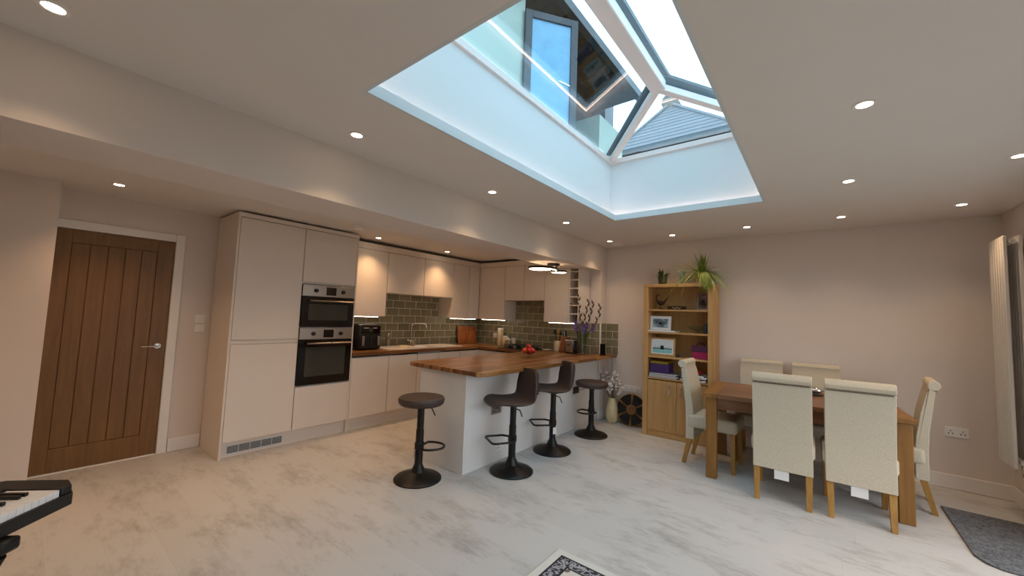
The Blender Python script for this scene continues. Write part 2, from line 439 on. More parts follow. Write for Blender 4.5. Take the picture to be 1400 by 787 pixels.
# walls
DX0, DX1, DZ = .10, .925, 2.055
s = MB(); s.box(XB-.1, DX0, YK, YK+.1, 0, ZK); s.box(DX0, DX1, YK, YK+.1, DZ, ZK); s.box(DX1, XF+.2, YK, YK+.1, 0, ZK)
wk = struct('wall_kitchen', s, 'wall_paint', smooth=False)
wh = struct('wall_hob', B(XH, XH+.1, YBB+.01, YK, 0, ZK), 'wall_paint')
wf = struct('wall_far', B(XF, XF+.2, YR-.2, YB, 0, ZC), 'wall_paint')
struct('wall_rear', B(XB-.1, XB, YR-.2, YK+.1, 0, ZC), 'wall_paint')
PX0, PX1, PZ = .1, 4.35, 2.15                     # garden doors in the right wall, opening widened to let in more daylight
s = MB(); s.box(XB, PX0, YR-.2, YR, 0, ZC); s.box(PX1, XF, YR-.2, YR, 0, ZC); s.box(PX0, PX1, YR-.2, YR, PZ, ZC)
struct('wall_garden', s, 'wall_paint', smooth=False)
struct('wall_nib', B(XB, .146, 4.75, YK, 0, ZK), 'wall_paint')
struct('wall_hall', B(DX0-.2, DX1+.2, YK+.35, YK+.4, 0, ZK), 'wall_paint')

# skirtings
def skirting(name, x0, x1, y0, y1):
    struct(name, MB().box(x0,x1,y0,y1,0,.13), 'skirting_white', bevel=.006)
skirting('baseboard_far', XF-.018, XF, YR, YB)
skirting('baseboard_garden', PX1, XF-.018, YR, YR+.018)
skirting('baseboard_pier_front', XH-.018, XF-.018, YB-.018, YB)
skirting('baseboard_pier_side', XH-.018, XH, YB, YB+.02)
skirting('baseboard_kitchen', 1.005, 1.262, YK-.018, YK)
# door frame (architrave) and door
s = MB(); s.box(DX1, DX1+.075, YK-.02, YK, 0, DZ+.075); s.box(DX0-.075, DX1, YK-.02, YK, DZ, DZ+.075); s.box(DX0-.02, DX1+.02, YK+.06, YK+.10, DZ, DZ+.02)
struct('trim_2', s, 'skirting_white', bevel=.006)
d = struct('door_1', B(DX0+.002, DX1-.003, YK+.022, YK+.045, .012, DZ-.004), 'oak_door')
def dp(name, *a, **k): return obj(name, B(*a), 'oak_door', d, bevel=.002, **k)
px0, px1, pz0, pz1 = .245, .80, .205, 1.938
dp('stile', DX0+.002, px0, YK+.004, YK+.022, .012, DZ-.004); dp('stile', px1, DX1-.003, YK+.004, YK+.022, .012, DZ-.004)
dp('rail', px0, px1, YK+.004, YK+.022, pz1, DZ-.004); dp('rail', px0, px1, YK+.004, YK+.022, .012, pz0)
for i in range(5):
    w = (px1-px0)/5; dp('plank', px0+i*w+.003, px0+(i+1)*w-.003, YK+.009, YK+.022, pz0+.003, pz1-.003)
hd = obj('handle', MB().lathe([(.026,0),(.026,.008)], (.862, YK-.004, 1.035), 20, 'y').tube([(.862,YK+.004,1.035),(.862,YK-.045,1.035)], .01).tube([(.868,YK-.045,1.035),(.74,YK-.045,1.035)], .009), 'chrome', d)
struct('door_threshold_trim', B(DX0, DX1, YK-.005, YK+.06, 0, .010), 'white_plastic')

# tiles: each one a child of its wall
def tile_rows(parent, axis, plane, a0, a1, zbands, start=0.):
    """tiles proud of a wall. axis 'x': wall of constant y, tiles run along x; 'y': wall of constant x"""
    tl, th, gap, dep = .204, .106, .007, .008
    cache = {}
    def put(u0, u1, z0, z1):
        if u1-u0 < .015 or z1-z0 < .015: return
        key = (round(u1-u0,4), round(z1-z0,4)); w, h = u1-u0, z1-z0
        c = ((u0+u1)/2, plane, (z0+z1)/2) if axis == 'x' else (plane, (u0+u1)/2, (z0+z1)/2)
        if key not in cache:
            q = MB()
            o = bpy.data.objects.new('tile', None)
            i = .006
            base = [(-w/2,-h/2),(w/2,-h/2),(w/2,h/2),(-w/2,h/2)]; top = [(-w/2+i,-h/2+i),(w/2-i,-h/2+i),(w/2-i,h/2-i),(-w/2+i,h/2-i)]
            vs = [(a,0,b) for a,b in base] + [(a,-dep*.55,b) for a,b in base] + [(a,-dep,b) for a,b in top]
            fs = [(4,5,9,8),(5,6,10,9),(6,7,11,10),(7,4,8,11),(8,9,10,11),(0,1,5,4),(1,2,6,5),(2,3,7,6),(3,0,4,7)]
            if axis == 'y': vs = [(b_, -a_, z_) for a_, b_, z_ in vs]
            me = bpy.data.meshes.new('tile'); me.from_pydata(vs, [], fs); me.materials.append(MAT['tile_green']); cache[key] = me
        o = bpy.data.objects.new('tile', cache[key]); C.objects.link(o); o.parent = parent
        off = WL[parent.name]; o.location = (c[0]-off[0], c[1]-off[1], c[2]-off[2])
    for (z0, z1, u0, u1) in zbands:
        r = round((z0-WT)/(th+gap)); z = z0
        while z < z1-.01:
            zt = min(z+th, z1)
            u = a0 + start - (.5 if r % 2 else 1)*(tl+gap)
            while u < a1:
                put(max(u, u0), min(u+tl, u1), z, zt); u += tl+gap
            z += th+gap; r += 1
Z1 = 1.375; Z2 = 1.70
z_up = WT + 4*.113
tile_rows(wk, 'x', YK-.003, 2.53, XH, [(WT+.004, z_up, 2.53, XH-.004), (z_up+.004, Z2, 3.14, 4.36)])
tile_rows(wh, 'y', XH-.003, YB, YK, [(WT+.004, z_up, YB+.012, YK-.012), (z_up+.004, Z2, 3.31, 4.09)], -.05)
obj('grout_bed', MB().box(2.53, XH, YK-.0075, YK, WT, z_up).box(3.13, 4.37, YK-.0075, YK, z_up, Z2), 'grout', wk)
obj('grout_bed', MB().box(XH-.0075, XH, YB, YK-.003, WT, z_up).box(XH-.0075, XH, 3.30, 4.09, z_up, Z2), 'grout', wh)
pier_face = struct('trim_3', B(XH, XF, YB-.0075, YB, WT, z_up), 'grout')
tile_rows(pier_face, 'x', YB-.003, XH+.012, XF, [(WT+.004, z_up, XH+.012, XF-.01)], -.02)
far_face = struct('trim_4', B(XF-.0075, XF, 2.325, YB-.0075, WT, z_up), 'grout')
tile_rows(far_face, 'y', XF-.003, 2.33, YB-.012, [(WT+.004, z_up, 2.328, YB-.014)], .09)
struct('trim_5', B(XH-.012, XH+.006, YB-.012, YB+.006, WT, z_up), 'white_plastic')

# ------------------------------------------------------------------ the roof lantern and what lies outside
win = struct('window_1', MB().box(ux0-.08, ux0+.02, uy0-.08, uy1+.08, ZU, ZU+.05).box(ux1-.02, ux1+.08, uy0-.08, uy1+.08, ZU, ZU+.05)
             .box(ux0+.02, ux1-.02, uy0-.08, uy0+.02, ZU, ZU+.05).box(ux0+.02, ux1-.02, uy1-.02, uy1+.08, ZU, ZU+.05), 'lantern_white', smooth=False)
RY = (uy0+uy1)/2; RX0, RX1 = ux0+.80, ux1-.83; RZ = 3.41; EZ = ZU+.05
obj('ridge_beam', B(RX0-.03, RX1+.03, RY-.06, RY+.06, RZ, RZ+.09), 'lantern_white', win, bevel=.01)
obj('ridge_cap', B(RX0-.06, RX1+.06, RY-.085, RY+.085, RZ+.115, RZ+.15), 'anthracite', win)
def bar(p, q, w, h, up=(0,0,1)):
    p, q = Vector(p), Vector(q); d = (q-p).normalized(); s_ = d.cross(Vector(up)).normalized(); n = s_.cross(d)
    vs = [e + s_*a*w/2 + n*b*h/2 for e in (p,q) for a,b in ((-1,-1),(1,-1),(1,1),(-1,1))]
    return MB().add(vs, [(3,2,1,0),(4,5,6,7),(0,1,5,4),(1,2,6,5),(2,3,7,6),(3,0,4,7)])
for (cx, cy_, rx) in ((ux0, uy0, RX0), (ux0, uy1, RX0), (ux1, uy0, RX1), (ux1, uy1, RX1)):
    obj('hip_rafter', bar((cx, cy_, EZ-.01), (rx, RY, RZ+.03), .062, .06), 'lantern_white', win, bevel=.006)
    obj('hip_cap', bar((cx, cy_, EZ+.065), (rx, RY, RZ+.125), .11, .025), 'anthracite', win)
def pane(pts):
    pts = [Vector(p_) for p_ in pts]; n = (pts[1]-pts[0]).cross(pts[2]-pts[0]).normalized()
    if n.z < 0: n = -n
    k = len(pts); vs = pts + [p_ + n*.012 for p_ in pts]
    return obj('pane', MB().add(vs, [tuple(range(k-1,-1,-1)), tuple(range(k,2*k))] + [(i,(i+1)%k,(i+1)%k+k,i+k) for i in range(k)]), 'glazing', win, smooth=False)
zg0, zg1 = EZ+.022, RZ+.075
pane([(ux0,uy1,zg0),(ux1,uy1,zg0),(RX1,RY,zg1),(RX0,RY,zg1)]); pane([(ux0,uy0,zg0),(ux1,uy0,zg0),(RX1,RY,zg1),(RX0,RY,zg1)])
pane([(ux1,uy0,zg0),(ux1,uy1,zg0),(RX1,RY,zg1)]); pane([(ux0,uy0,zg0),(ux0,uy1,zg0),(RX0,RY,zg1)])

# cove LED strip
led = thing('cove_led_strip', 'warm LED strip hidden behind the lip of the roof lantern', 'strip light', (OX0, OY0, ZC+.028))
for q in ((ux0+.03, ux0+.042, uy0+.03, uy1-.03), (ux1-.042, ux1-.03, uy0+.03, uy1-.03), (ux0+.03, ux1-.03, uy0+.03, uy0+.042), (ux0+.03, ux1-.03, uy1-.042, uy1-.03)):
    obj('strip', B(*q, ZC+.028, ZC+.034), 'led_cove', led)

# the house's own upper storey, seen through the lantern
wu = struct('wall_upper', MB().box(-2, 3.62, 2.82, 3.2, 2.86, 5.55).box(6.0, 7.0, 2.95, 3.55, 2.86, 5.0), 'render_cream', smooth=False)
struct('wall_upper_recess', B(3.62, 7.0, 3.55, 3.75, 2.86, 5.6), 'brick_dark')
sf = struct('roof_soffit', B(-2, 6.9, 2.62, 4.2, 5.60, 5.75), 'dark_timber')
for i in range(24):
    x = 2.9 + i*.165; obj('board', B(x, x+.155, 2.66, 3.55, 5.575, 5.60), 'dark_timber', sf)
for i in range(6):
    x = 3.0 + i*.66; obj('rafter', B(x, x+.07, 2.64, 3.55, 5.47, 5.575), 'dark_timber', sf)
single('gutter', 'dark gutter along the eaves of the upper storey', 'gutter', B(-2, 6.9, 2.52, 2.62, 5.52, 5.66), 'anthracite')
struct('roof_reflection_block', MB().prism([(6.95,2.86),(7.35,2.86),(7.35,6.2),(6.95,6.6)], 3.3, 3.7, 'y'), 'slate')  # slate block added to stand in for a roof reflection in the glass
w3 = struct('window_2', B(4.9, 5.6, 3.5, 3.55, 4.0, 5.0), 'dark_timber')
obj('sash', MB().box(4.95, 5.55, 3.46, 3.5, 4.05, 4.95), 'anthracite', w3); obj('pane', B(5.02, 5.48, 3.45, 3.458, 4.12, 4.88), 'black_glass', w3)
# open casement, hinged at the corner of the projecting wall
cs = thing('casement_window', 'open dark framed casement window seen through the roof lantern', 'window', (3.60, 2.80, 3.3), math.radians(-36), local=True)
cw, ch = .70, 1.93
obj('frame', MB().box(0,.09,-.03,.03,0,ch).box(cw-.09,cw,-.03,.03,0,ch).box(.09,cw-.09,-.03,.03,0,.09).box(.09,cw-.09,-.03,.03,ch-.09,ch), 'anthracite', cs, bevel=.004)
plain('pale_blue_glass', (110,160,190), .08, var=.1)
pn_ = obj('pane', B(.09,cw-.09,-.008,.008,.09,ch-.09), 'pale_blue_glass', cs)
obj('handle', MB().tube([(cw-.12,-.03,1.02),(cw-.12,-.07,1.02),(cw-.26,-.075,1.05)], .012), 'chrome', cs)
# neighbouring slate roof
NX = 12.0; k_ = NX/9
ez = H + (5.62-H)*k_; yl, yr = 4.05*k_, 1.30*k_; ax = NX+1.9; ay, az = 2.63*k_*ax/NX, H + (6.46-H)*k_*ax/NX
nb = thing('neighbouring_house', 'neighbouring house with a hipped slate roof beyond the lantern', 'house', (NX, (yl+yr)/2, 0))
obj('wall', B(NX+.12, NX+8, yr+.12, yl-.12, 0, ez-.02), 'brick_dark', nb)
NC = 12
rf = obj('roof', MB().add([(NX,yr,ez),(NX,yl,ez),(ax,ay,az),(NX+9,ay,az),(NX+9,yl,ez),(NX+9,yr,ez)], [(0,1,2),(1,4,3,2),(0,2,3,5),(4,5,3),(0,5,4,1)]), 'slate', nb, smooth=False)
for i in range(NC):
    t0, t1 = i/NC, (i+1)/NC
    L = lambda t, e: (NX+(ax-NX)*t-.03, yl+(ay-yl)*t+e, ez+(az-ez)*t)
    Rr = lambda t, e: (NX+(ax-NX)*t-.03, yr+(ay-yr)*t-e, ez+(az-ez)*t)
    e0 = .02 + .10*(i % 2)
    a, b, c_, d_ = L(t0, e0), Rr(t0, e0), Rr(t1, .02), L(t1, .02)
    up = Vector((-.01, 0, .022)); top = [Vector(p_) + up*1.0 for p_ in (a, b)] + [Vector(p_) + up*.2 for p_ in (c_, d_)]
    obj('slate_course', MB().add([a,b,c_,d_]+top, [(3,2,1,0),(4,5,6,7),(0,1,5,4),(1,2,6,5),(2,3,7,6),(3,0,4,7)]), 'slate', rf, smooth=False)
obj('ridge_tile', MB().tube([(ax-.25,ay,az+.02),(NX+9,ay,az+.02)], .27, 20), 'stone', nb)
obj('hip_tile', MB().tube([(ax-.1,ay,az),(NX-.02,yl,ez+.02)], .055, 8).tube([(ax-.1,ay,az),(NX-.02,yr,ez+.02)], .055, 8), 'slate', nb)
obj('gutter', B(NX-.12, NX+.04, yr-.1, yl+.1, ez-.17, ez-.02), 'anthracite', nb)
# garden side
struct('ground', B(-30, 40, -40, 40, -.30, -.14), 'lawn')
struct('pavement', B(-3, 8, -5.0, YR-.2, -.14, -.06), 'paving')
fn_ = thing('garden_fence', 'brown boarded fence at the end of the garden', 'fence', (2, -9, -.14))
fsrc = None
for i in range(60):
    x = -8 + i*.33
    if fsrc is None: fsrc = obj('board', B(x, x+.315, -9.05, -9.0, -.14, 1.65), 'fence_wood', fn_); fx = x
    else: share(fsrc, (x-fx, 0, 0), fn_)
w2 = struct('window_3', MB().box(PX0, PX0+.06, YR-.15, YR-.07, 0, PZ).box(PX1-.06, PX1, YR-.15, YR-.07, 0, PZ).box(PX0+.06, PX1-.06, YR-.15, YR-.07, PZ-.06, PZ)
            .box(PX0+.06, PX1-.06, YR-.15, YR-.07, 0, .05).box((PX0+PX1)/2-.05, (PX0+PX1)/2+.05, YR-.15, YR-.07, .05, PZ-.06), 'anthracite', smooth=False)
obj('pane', B(PX0+.06, (PX0+PX1)/2-.05, YR-.115, YR-.105, .05, PZ-.06), 'window_glass', w2)
obj('pane', B((PX0+PX1)/2+.05, PX1-.06, YR-.115, YR-.105, .05, PZ-.06), 'window_glass', w2)

# ------------------------------------------------------------------ lights of the room
def downlight(x, y, z, label, group, watts=SPOT_W, angle=105, col=WARM):
    t = thing('downlight', label, 'downlight', (x, y, z), group=group)
    obj('bezel', MB().lathe([(.030,-.002),(.032,-.006),(.044,-.006),(.046,0)], (x,y,z), 28), 'white_plastic', t)
    obj('lens', MB().lathe([(.0305,-.0045),(.0305,-.001)], (x,y,z), 24), 'lamp_lens', t)
    l = bpy.data.lights.new('downlight_lamp', 'SPOT'); l.energy = watts; l.color = col; l.spot_size = math.radians(angle); l.spot_blend = 1.0; l.shadow_soft_size = .03
    lo = bpy.data.objects.new('downlight_lamp', l); C.objects.link(lo); lo.parent = t; lo.location = (0,0,-.012)
k2 = 1.08/1.09
main = [(-.005,2.235,'ceiling downlight in the top corner above the oak door, nearest along the beam'),
 (1.225,2.25,'second ceiling downlight along the beam, in front of the tall cabinets'),
 (2.526,2.265,'third ceiling downlight along the beam, above the peninsula end'),
 (3.823,2.27,'fourth ceiling downlight along the beam, beside the far corner of the roof lantern'),
 (5.05,2.285,'ceiling downlight in the far corner by the ceiling vent'),
 (5.04,1.445,'ceiling downlight in front of the bookcase'),
 (4.99,.626,'ceiling downlight above the far left dining chair'),
 (4.94,-.181,'ceiling downlight on the far wall side above the dining table'),
 (3.742,-.184,'ceiling downlight level with the near edge of the dining table'),
 (2.472,-.187,'largest looking ceiling downlight, right of the roof lantern'),
 (4.918,-.968,'ceiling downlight nearest the vertical radiator'),
 (3.709,-.973,'ceiling downlight cut by the right edge of the photo')]
main += [(1.20,-.187,'added ceiling downlight out of the frame overhead, first behind the photo'), (2.44,-.973,'added ceiling downlight out of the frame by the garden doors'), (1.17,-.973,'added ceiling downlight out of the frame, middle of the garden doors'), (-.1,-.973,'added ceiling downlight out of the frame at the end of the garden doors'), (-1.2,2.235,'added ceiling downlight out of the frame by the rear wall and beam')]  # unseen downlights added as fill for the left side and ceiling
for x, y, lb in main: downlight(x*k2, y*k2, ZC, lb, 'ceiling downlights in the living area')
kk = (ZK-H)/(2.40-H)
for x, y, lb in ((.435,4.474,'kitchen ceiling downlight in front of the oak door'), (2.841,4.50,'kitchen ceiling downlight just right of the tall oven cabinet'), (4.038,4.50,'kitchen ceiling downlight above the sink cupboards'),
    (.435,3.55,'added kitchen ceiling downlight hidden behind the beam, by the oak door'), (1.64,3.55,'added kitchen ceiling downlight hidden behind the beam, before the tall cabinets'), (2.84,3.55,'added kitchen ceiling downlight hidden behind the beam, over the kitchen floor'), (-.76,4.2,'added kitchen ceiling downlight out of frame in the hall end')):  # unseen downlights on this line added to warm the kitchen and left side
    downlight(x*kk, y*kk, ZK, lb, 'kitchen ceiling downlights', watts=SPOT_W*1.65, col=(1.0, .60, .31))

def smoke_detector():
    x, y = 2.30, 4.06
    t = thing('smoke_detector', 'white round smoke detector on the kitchen ceiling', 'smoke detector', (x,y,ZK-.04))
    obj('base_plate', MB().lathe([(.065,ZK-.012),(.065,ZK)], (x,y,0), 28), 'white_plastic', t)
    obj('cover', MB().lathe([(.001,ZK-.04),(.035,ZK-.038),(.055,ZK-.03),(.058,ZK-.012)], (x,y,0), 28), 'white_plastic', t)
smoke_detector()
single('ceiling_vent', 'round white vent on the ceiling in the far corner', 'vent', MB().lathe([(.001,ZC-.018),(.03,ZC-.018),(.035,ZC-.010),(.075,ZC-.012),(.085,ZC)], (5.28, 2.27, 0), 28), 'white_plastic')

def spiral_lamp():
    t = thing('spiral_ceiling_lamp', 'black spiral ceiling lamp with glowing rings under the beam', 'ceiling lamp', (4.38, 2.80, ZB-.12))
    obj('canopy', MB().lathe([(.075,ZB-.045),(.085,ZB-.035),(.085,ZB)], (4.40,2.79,0), 28), 'led_metal', t)
    def loop(cx, cy_, rx, z0, z1, a0, a1, n=48):
        pts = []
        for i in range(n+1):
            u = i/n; a = math.radians(a0+(a1-a0)*u); pts.append((cx+rx*math.cos(a), cy_+rx*math.sin(a), z0+(z1-z0)*u))
        return pts
    big = loop(4.27, 2.87, .185, ZB-.055, ZB-.085, -40, 330); small = loop(4.47, 2.75, .10, ZB-.105, ZB-.09, 150, 500)
    obj('ring', MB().tube(big, .016, 8), 'led_metal', t); obj('ring', MB().tube(small, .014, 8), 'led_metal', t)
    inner = [(4.27+(x-4.27)*.93, 2.87+(y-2.87)*.93, z-.010) for x,y,z in big]; inner2 = [(4.47+(x-4.47)*.91, 2.75+(y-2.75)*.91, z-.009) for x,y,z in small]
    obj('light_band', MB().tube(inner, .0125, 8), 'led_pendant', t); obj('light_band', MB().tube(inner2, .011, 8), 'led_pendant', t)
    obj('rod', MB().tube([(4.40,2.79,ZB-.04),(4.40,2.80,ZB-.075)], .006, 8).tube([(4.43,2.83,ZB-.04),(4.44,2.80,ZB-.10)], .006, 8), 'led_metal', t)
spiral_lamp()

# ------------------------------------------------------------------ fitted kitchen
YT = 4.42           # front plane of doors, sink run
G = .0025
def front(parent, name, x0, x1, z0, z1, y=YT, mat='cabinet', th=.02):
    return obj(name, B(x0+G, x1-G, y, y+th, z0+G, z1-G), mat, parent, bevel=.0025)
# tall units
t = thing('fridge_cabinet', 'tall white integrated fridge freezer cabinet with two doors beside the wall', 'cabinet', (1.58, 4.72, 0))
obj('end_panel', B(1.262, 1.282, YT-.004, YK-.02, 0, 2.365), 'cabinet', t, bevel=.002)
obj('body', B(1.284, 1.899, YT+.022, YK-.004, .15, 2.365), 'cabinet', t)
front(t, 'door', 1.283, 1.899, 1.115, 2.318); front(t, 'door', 1.283, 1.899, .15, 1.075)
obj('handle_rail', B(1.285, 1.897, YT+.012, YT+.0215, 1.08, 1.112), 'cabinet', t)
obj('cornice', B(1.283, 1.899, YT, YT+.021, 2.322, 2.365), 'cabinet', t)
t = thing('oven_cabinet', 'tall white oven housing cabinet with doors above and below the ovens', 'cabinet', (2.21, 4.72, 0))
obj('body', MB().box(1.901, 2.53, YT+.022, YK-.004, 1.72, 2.365).box(1.901, 1.915, YT+.022, YK-.004, .15, 1.72).box(2.512, 2.53, YT+.002, YK-.004, .0, 2.365).box(1.915, 2.512, YT+.022, YK-.004, .15, .605).box(1.915,2.512,4.98,YK-.004,.605,1.72).box(1.915,2.512,YT+.002,4.98,1.236,1.240), 'cabinet', t)
front(t, 'door', 1.901, 2.512, 1.735, 2.318); front(t, 'drawer_front', 1.901, 2.512, .15, .60)
obj('cornice', B(1.901, 2.512, YT, YT+.021, 2.322, 2.365), 'cabinet', t)

def oven(name, label, x0, x1, z0, z1, zs, win, handle_z):
    t = thing(name, label, 'oven', ((x0+x1)/2, YT+.25, z0))
    y = YT-.012
    obj('casing', B(x0+.005, x1-.005, YT+.022, YT+.5, z0+.005, z1-.005), 'dark_grey', t)
    cp = obj('control_panel', B(x0, x1, y, YT+.02, zs, z1), 'steel', t, bevel=.002)
    for fx in (.24, .76): obj('knob', MB().lathe([(.019,y-.022),(.021,y-.018),(.023,y)], (x0+(x1-x0)*fx, 0, (zs+z1)/2), 20, 'y'), 'black_plastic', cp)
    dsp = obj('display', B(x0+(x1-x0)*.43, x0+(x1-x0)*.62, y-.002, y, zs+.018, z1-.018), 'black_glass', cp)
    dr = obj('door', B(x0, x1, y, YT+.02, z0, zs-.004), 'black_glass', t, bevel=.003)
    obj('window', B(x0+win[0], x1-win[0], y-.0015, y, z0+win[1], zs-win[2]), 'oven_window', dr)
    obj('handle', MB().tube([(x0+.07,y-.04,handle_z),(x1-.03,y-.04,handle_z)], .009, 10).tube([(x0+.10,y,handle_z),(x0+.10,y-.04,handle_z)], .007, 8).tube([(x1-.06,y,handle_z),(x1-.06,y-.04,handle_z)], .007, 8), 'steel', dr)
    return t
oven('compact_oven', 'compact built in oven, upper of the two, steel panel and black door', 1.905, 2.508, 1.245, 1.712, 1.585, (.075,.075,.085), 1.535)
oven('single_oven', 'larger built in oven, lower of the two, steel panel and black door', 1.905, 2.508, .612, 1.232, 1.108, (.075,.09,.085), 1.065)

# base units of the sink run
YP = 4.475
base = [(2.532, 3.048, 'white base cupboard next to the oven housing'), (3.05, 3.508, 'white base cupboard second from the oven housing'),
        (3.51, 3.906, 'white base cupboard under the left of the sink, seen above the peninsula'), (3.908, 4.322, 'white base cupboard under the right of the sink'), (4.324, 4.70, 'white corner base cupboard left of the hob run')]
for x0, x1, lb in base:
    t = thing('base_cupboard', lb, 'cupboard', ((x0+x1)/2, 4.7, .15), group='base cupboards of the sink run')
    obj('body', B(x0, x1, YT+.022, YK-.004, .15, .70), 'cabinet', t)
    front(t, 'door', x0, x1, .15, .872)
pl = thing('kitchen_plinth', 'white plinth with a grey vent grille along the floor', 'plinth', (3.0, YP, 0))
obj('board', B(1.283, 4.70, YP, YP+.018, 0, .147), 'cabinet', pl)
g = obj('vent_grille', B(1.333, 1.842, YP-.008, YP, .028, .112), 'white_plastic', pl, bevel=.002)
for i in range(5):
    a = 1.343 + i*.0985
    for j in range(7): obj('louvre', B(a, a+.092, YP-.0115, YP-.008, .036+j*.0098, .0415+j*.0098), 'dark_grey', g)
# base units on the hob run
XP = 4.76
for y0, y1, lb in ((3.80, 4.40, 'white hob base unit seen over the peninsula top'), (3.36, 3.798, 'white base unit right of the hob unit behind the peninsula')):
    t = thing('base_cupboard', lb, 'cupboard', (5.0, (y0+y1)/2, .15), group='base cupboards of the hob run')
    if y1 == 4.40: obj('corner_post', MB().box(4.702, XP+.02, 4.4215, 4.44, .15, .872).box(XP, XP+.02, y1, 4.4205, .15, .872), 'cabinet', t)
    obj('body', B(XP+.022, XH-.004, y0, y1, .15, .80), 'cabinet', t)
    obj('door', B(XP, XP+.02, y0+G, y1-G, .152, .872), 'cabinet', t, bevel=.0025)
# peninsula carcass
PY = 2.55; PXE = 2.595
t = thing('peninsula_unit', 'white panelled peninsula cabinet under the wooden breakfast bar', 'cabinet', (3.9, 2.9, 0))
obj('end_panel', B(PXE, PXE+.022, PY, 3.20, 0, WTB), 'cabinet_panel', t, bevel=.0015)
xs = [PXE+.023, 4.02, XH-.002]
for i in range(2): obj('back_panel', B(xs[i], xs[i+1]-.0015, PY, PY+.02, 0, WTB), 'cabinet_panel', t, bevel=.0015)
obj('carcass', B(PXE+.024, XP-.01, PY+.021, 3.17, .0, WTB-.002), 'cabinet', t)
obj('door', B(PXE+.024, 3.64, 3.172, 3.192, .15, .872), 'cabinet', t, bevel=.002); obj('door', B(3.644, 4.66, 3.172, 3.192, .15, .872), 'cabinet', t, bevel=.002)
def socket(name, label, c, face, w=.15, h=.088, mat='white_plastic', n=2, hole='dark_grey', group=None, switch=True):
    """wall plate; face: '-y' or '-x'"""
    t = thing(name, label, 'socket', c, group=group); x, y, z = c
    def bx(u0, u1, d0, d1, z0, z1):
        return B(x+u0, x+u1, y-d1, y-d0, z+z0, z+z1) if face == '-y' else B(x-d1, x-d0, y+u0, y+u1, z+z0, z+z1)
    obj('plate', bx(-w/2, w/2, 0, .008, -h/2, h/2), mat, t, bevel=.003)
    for i in range(n):
        u = (i-(n-1)/2)*w/n
        for du, dz, ww in ((0, .012, .006), (-.013, -.012, .008), (.013, -.012, .008)):
            obj('pin_hole', bx(u+du-ww/2, u+du+ww/2, .008, .0088, dz-.008, dz+.004), hole, t)
        if switch: obj('rocker', bx(u-.01+(.0), u+.01, .008, .011, .024, .036), mat, t)
    return t
socket('double_socket', 'chrome double socket on the peninsula behind the first backed stool', (3.035, PY, .515), '-y', mat='grey_metal', hole='black_plastic')
socket('low_socket', 'small white socket low on the peninsula panel', (3.08, PY, .145), '-y', w=.09, n=1)
socket('charger_socket', 'black plug in a socket on the peninsula near the pier', (4.66, PY, .50), '-y', mat='black_plastic')

# worktop: one continuous U
def arc(cx, cy_, r, a0, a1, n=8): return [(cx+r*math.cos(math.radians(a0+(a1-a0)*i/n)), cy_+r*math.sin(math.radians(a0+(a1-a0)*i/n))) for i in range(n+1)]
wt = thing('kitchen_worktop', 'continuous dark wood block worktop wrapping from sink round to the breakfast bar', 'worktop', (4.0, 3.5, WTB))
SX0, SX1, SY0, SY1 = 3.10, 4.42, 4.49, 4.93
YW = 4.395
obj('sink_run', MB().box(2.532, SX0, YW, YK-.012, WTB, WT).box(SX0, SX1, YW, SY0, WTB, WT).box(SX0, SX1, SY1, YK-.012, WTB, WT).box(SX1, XH-.012, YW, YK-.012, WTB, WT), 'worktop_x', wt, smooth=False)
obj('hob_run', B(4.715, XH-.012, 3.38, YW, WTB, WT), 'worktop_y', wt)
poly = arc(2.565+.10, 2.335+.10, .10, 270, 180) + arc(2.565+.06, 3.38-.06, .06, 180, 90) + [(XH-.012, 3.38), (XH-.012, YB-.014), (XF-.022, YB-.014), (XF-.022, 2.335)]
obj('breakfast_bar', MB().prism(poly[::-1], WTB, WT), 'worktop_x', wt, bevel=.004)
# wall units
YU, XU = 4.675, 4.985
ZT = 2.262
def wall_unit(label, x0, x1, z0, run='x', doors=1, group='wall cupboards'):
    if run == 'x':
        t = thing('wall_cupboard', label, 'cupboard', ((x0+x1)/2, 4.85, z0), group=group)
        obj('body', B(x0, x1, YU+.022, YK-.012, z0, ZT), 'cabinet', t, bevel=.001)
        w = (x1-x0)/doors
        for i in range(doors): front(t, 'door', x0+i*w, x0+(i+1)*w, z0, ZT, YU)
    else:
        t = thing('wall_cupboard', label, 'cupboard', (5.15, (x0+x1)/2, z0), group=group)
        obj('body', B(XU+.022, XH-.012, x0, x1, z0, ZT), 'cabinet', t, bevel=.001)
        w = (x1-x0)/doors
        for i in range(doors): obj('door', B(XU, XU+.02, x0+i*w+G, x0+(i+1)*w-G, z0+G, ZT-G), 'cabinet', t, bevel=.0025)
    return t
wall_unit('tall white wall cupboard touching the oven housing', 2.66, 3.128, Z1)
wall_unit('short white wall cupboard above the left of the sink', 3.13, 3.764, Z2)
wall_unit('short white wall cupboard above the right of the sink', 3.766, 4.36, Z2)
wall_unit('tall white wall cupboard right of the sink recess', 4.362, 4.73, Z1)
wall_unit('narrow white corner wall cupboard where the runs meet', 4.732, XU-.002, Z1)
wall_unit('tall white wall cupboard left of the hob recess', 4.10, YU-.002, Z1, 'y')
wall_unit('short white wall cupboard above the left of the hob', 3.704, 4.098, Z2, 'y')
wall_unit('short white wall cupboard above the right of the hob', 3.312, 3.702, Z2, 'y')
wall_unit('tall white wall cupboard beside the wine rack', 2.885, 3.31, Z1, 'y')
single('filler_panel', 'white filler strip between oven housing and first wall cupboard', 'panel', B(2.532, 2.659, YU, YK-.012, Z1, ZT), 'cabinet')
cn = thing('cornice_strip', 'white cornice strip running along the tops of the wall cupboards', 'cornice', (4.0, YU, ZT))
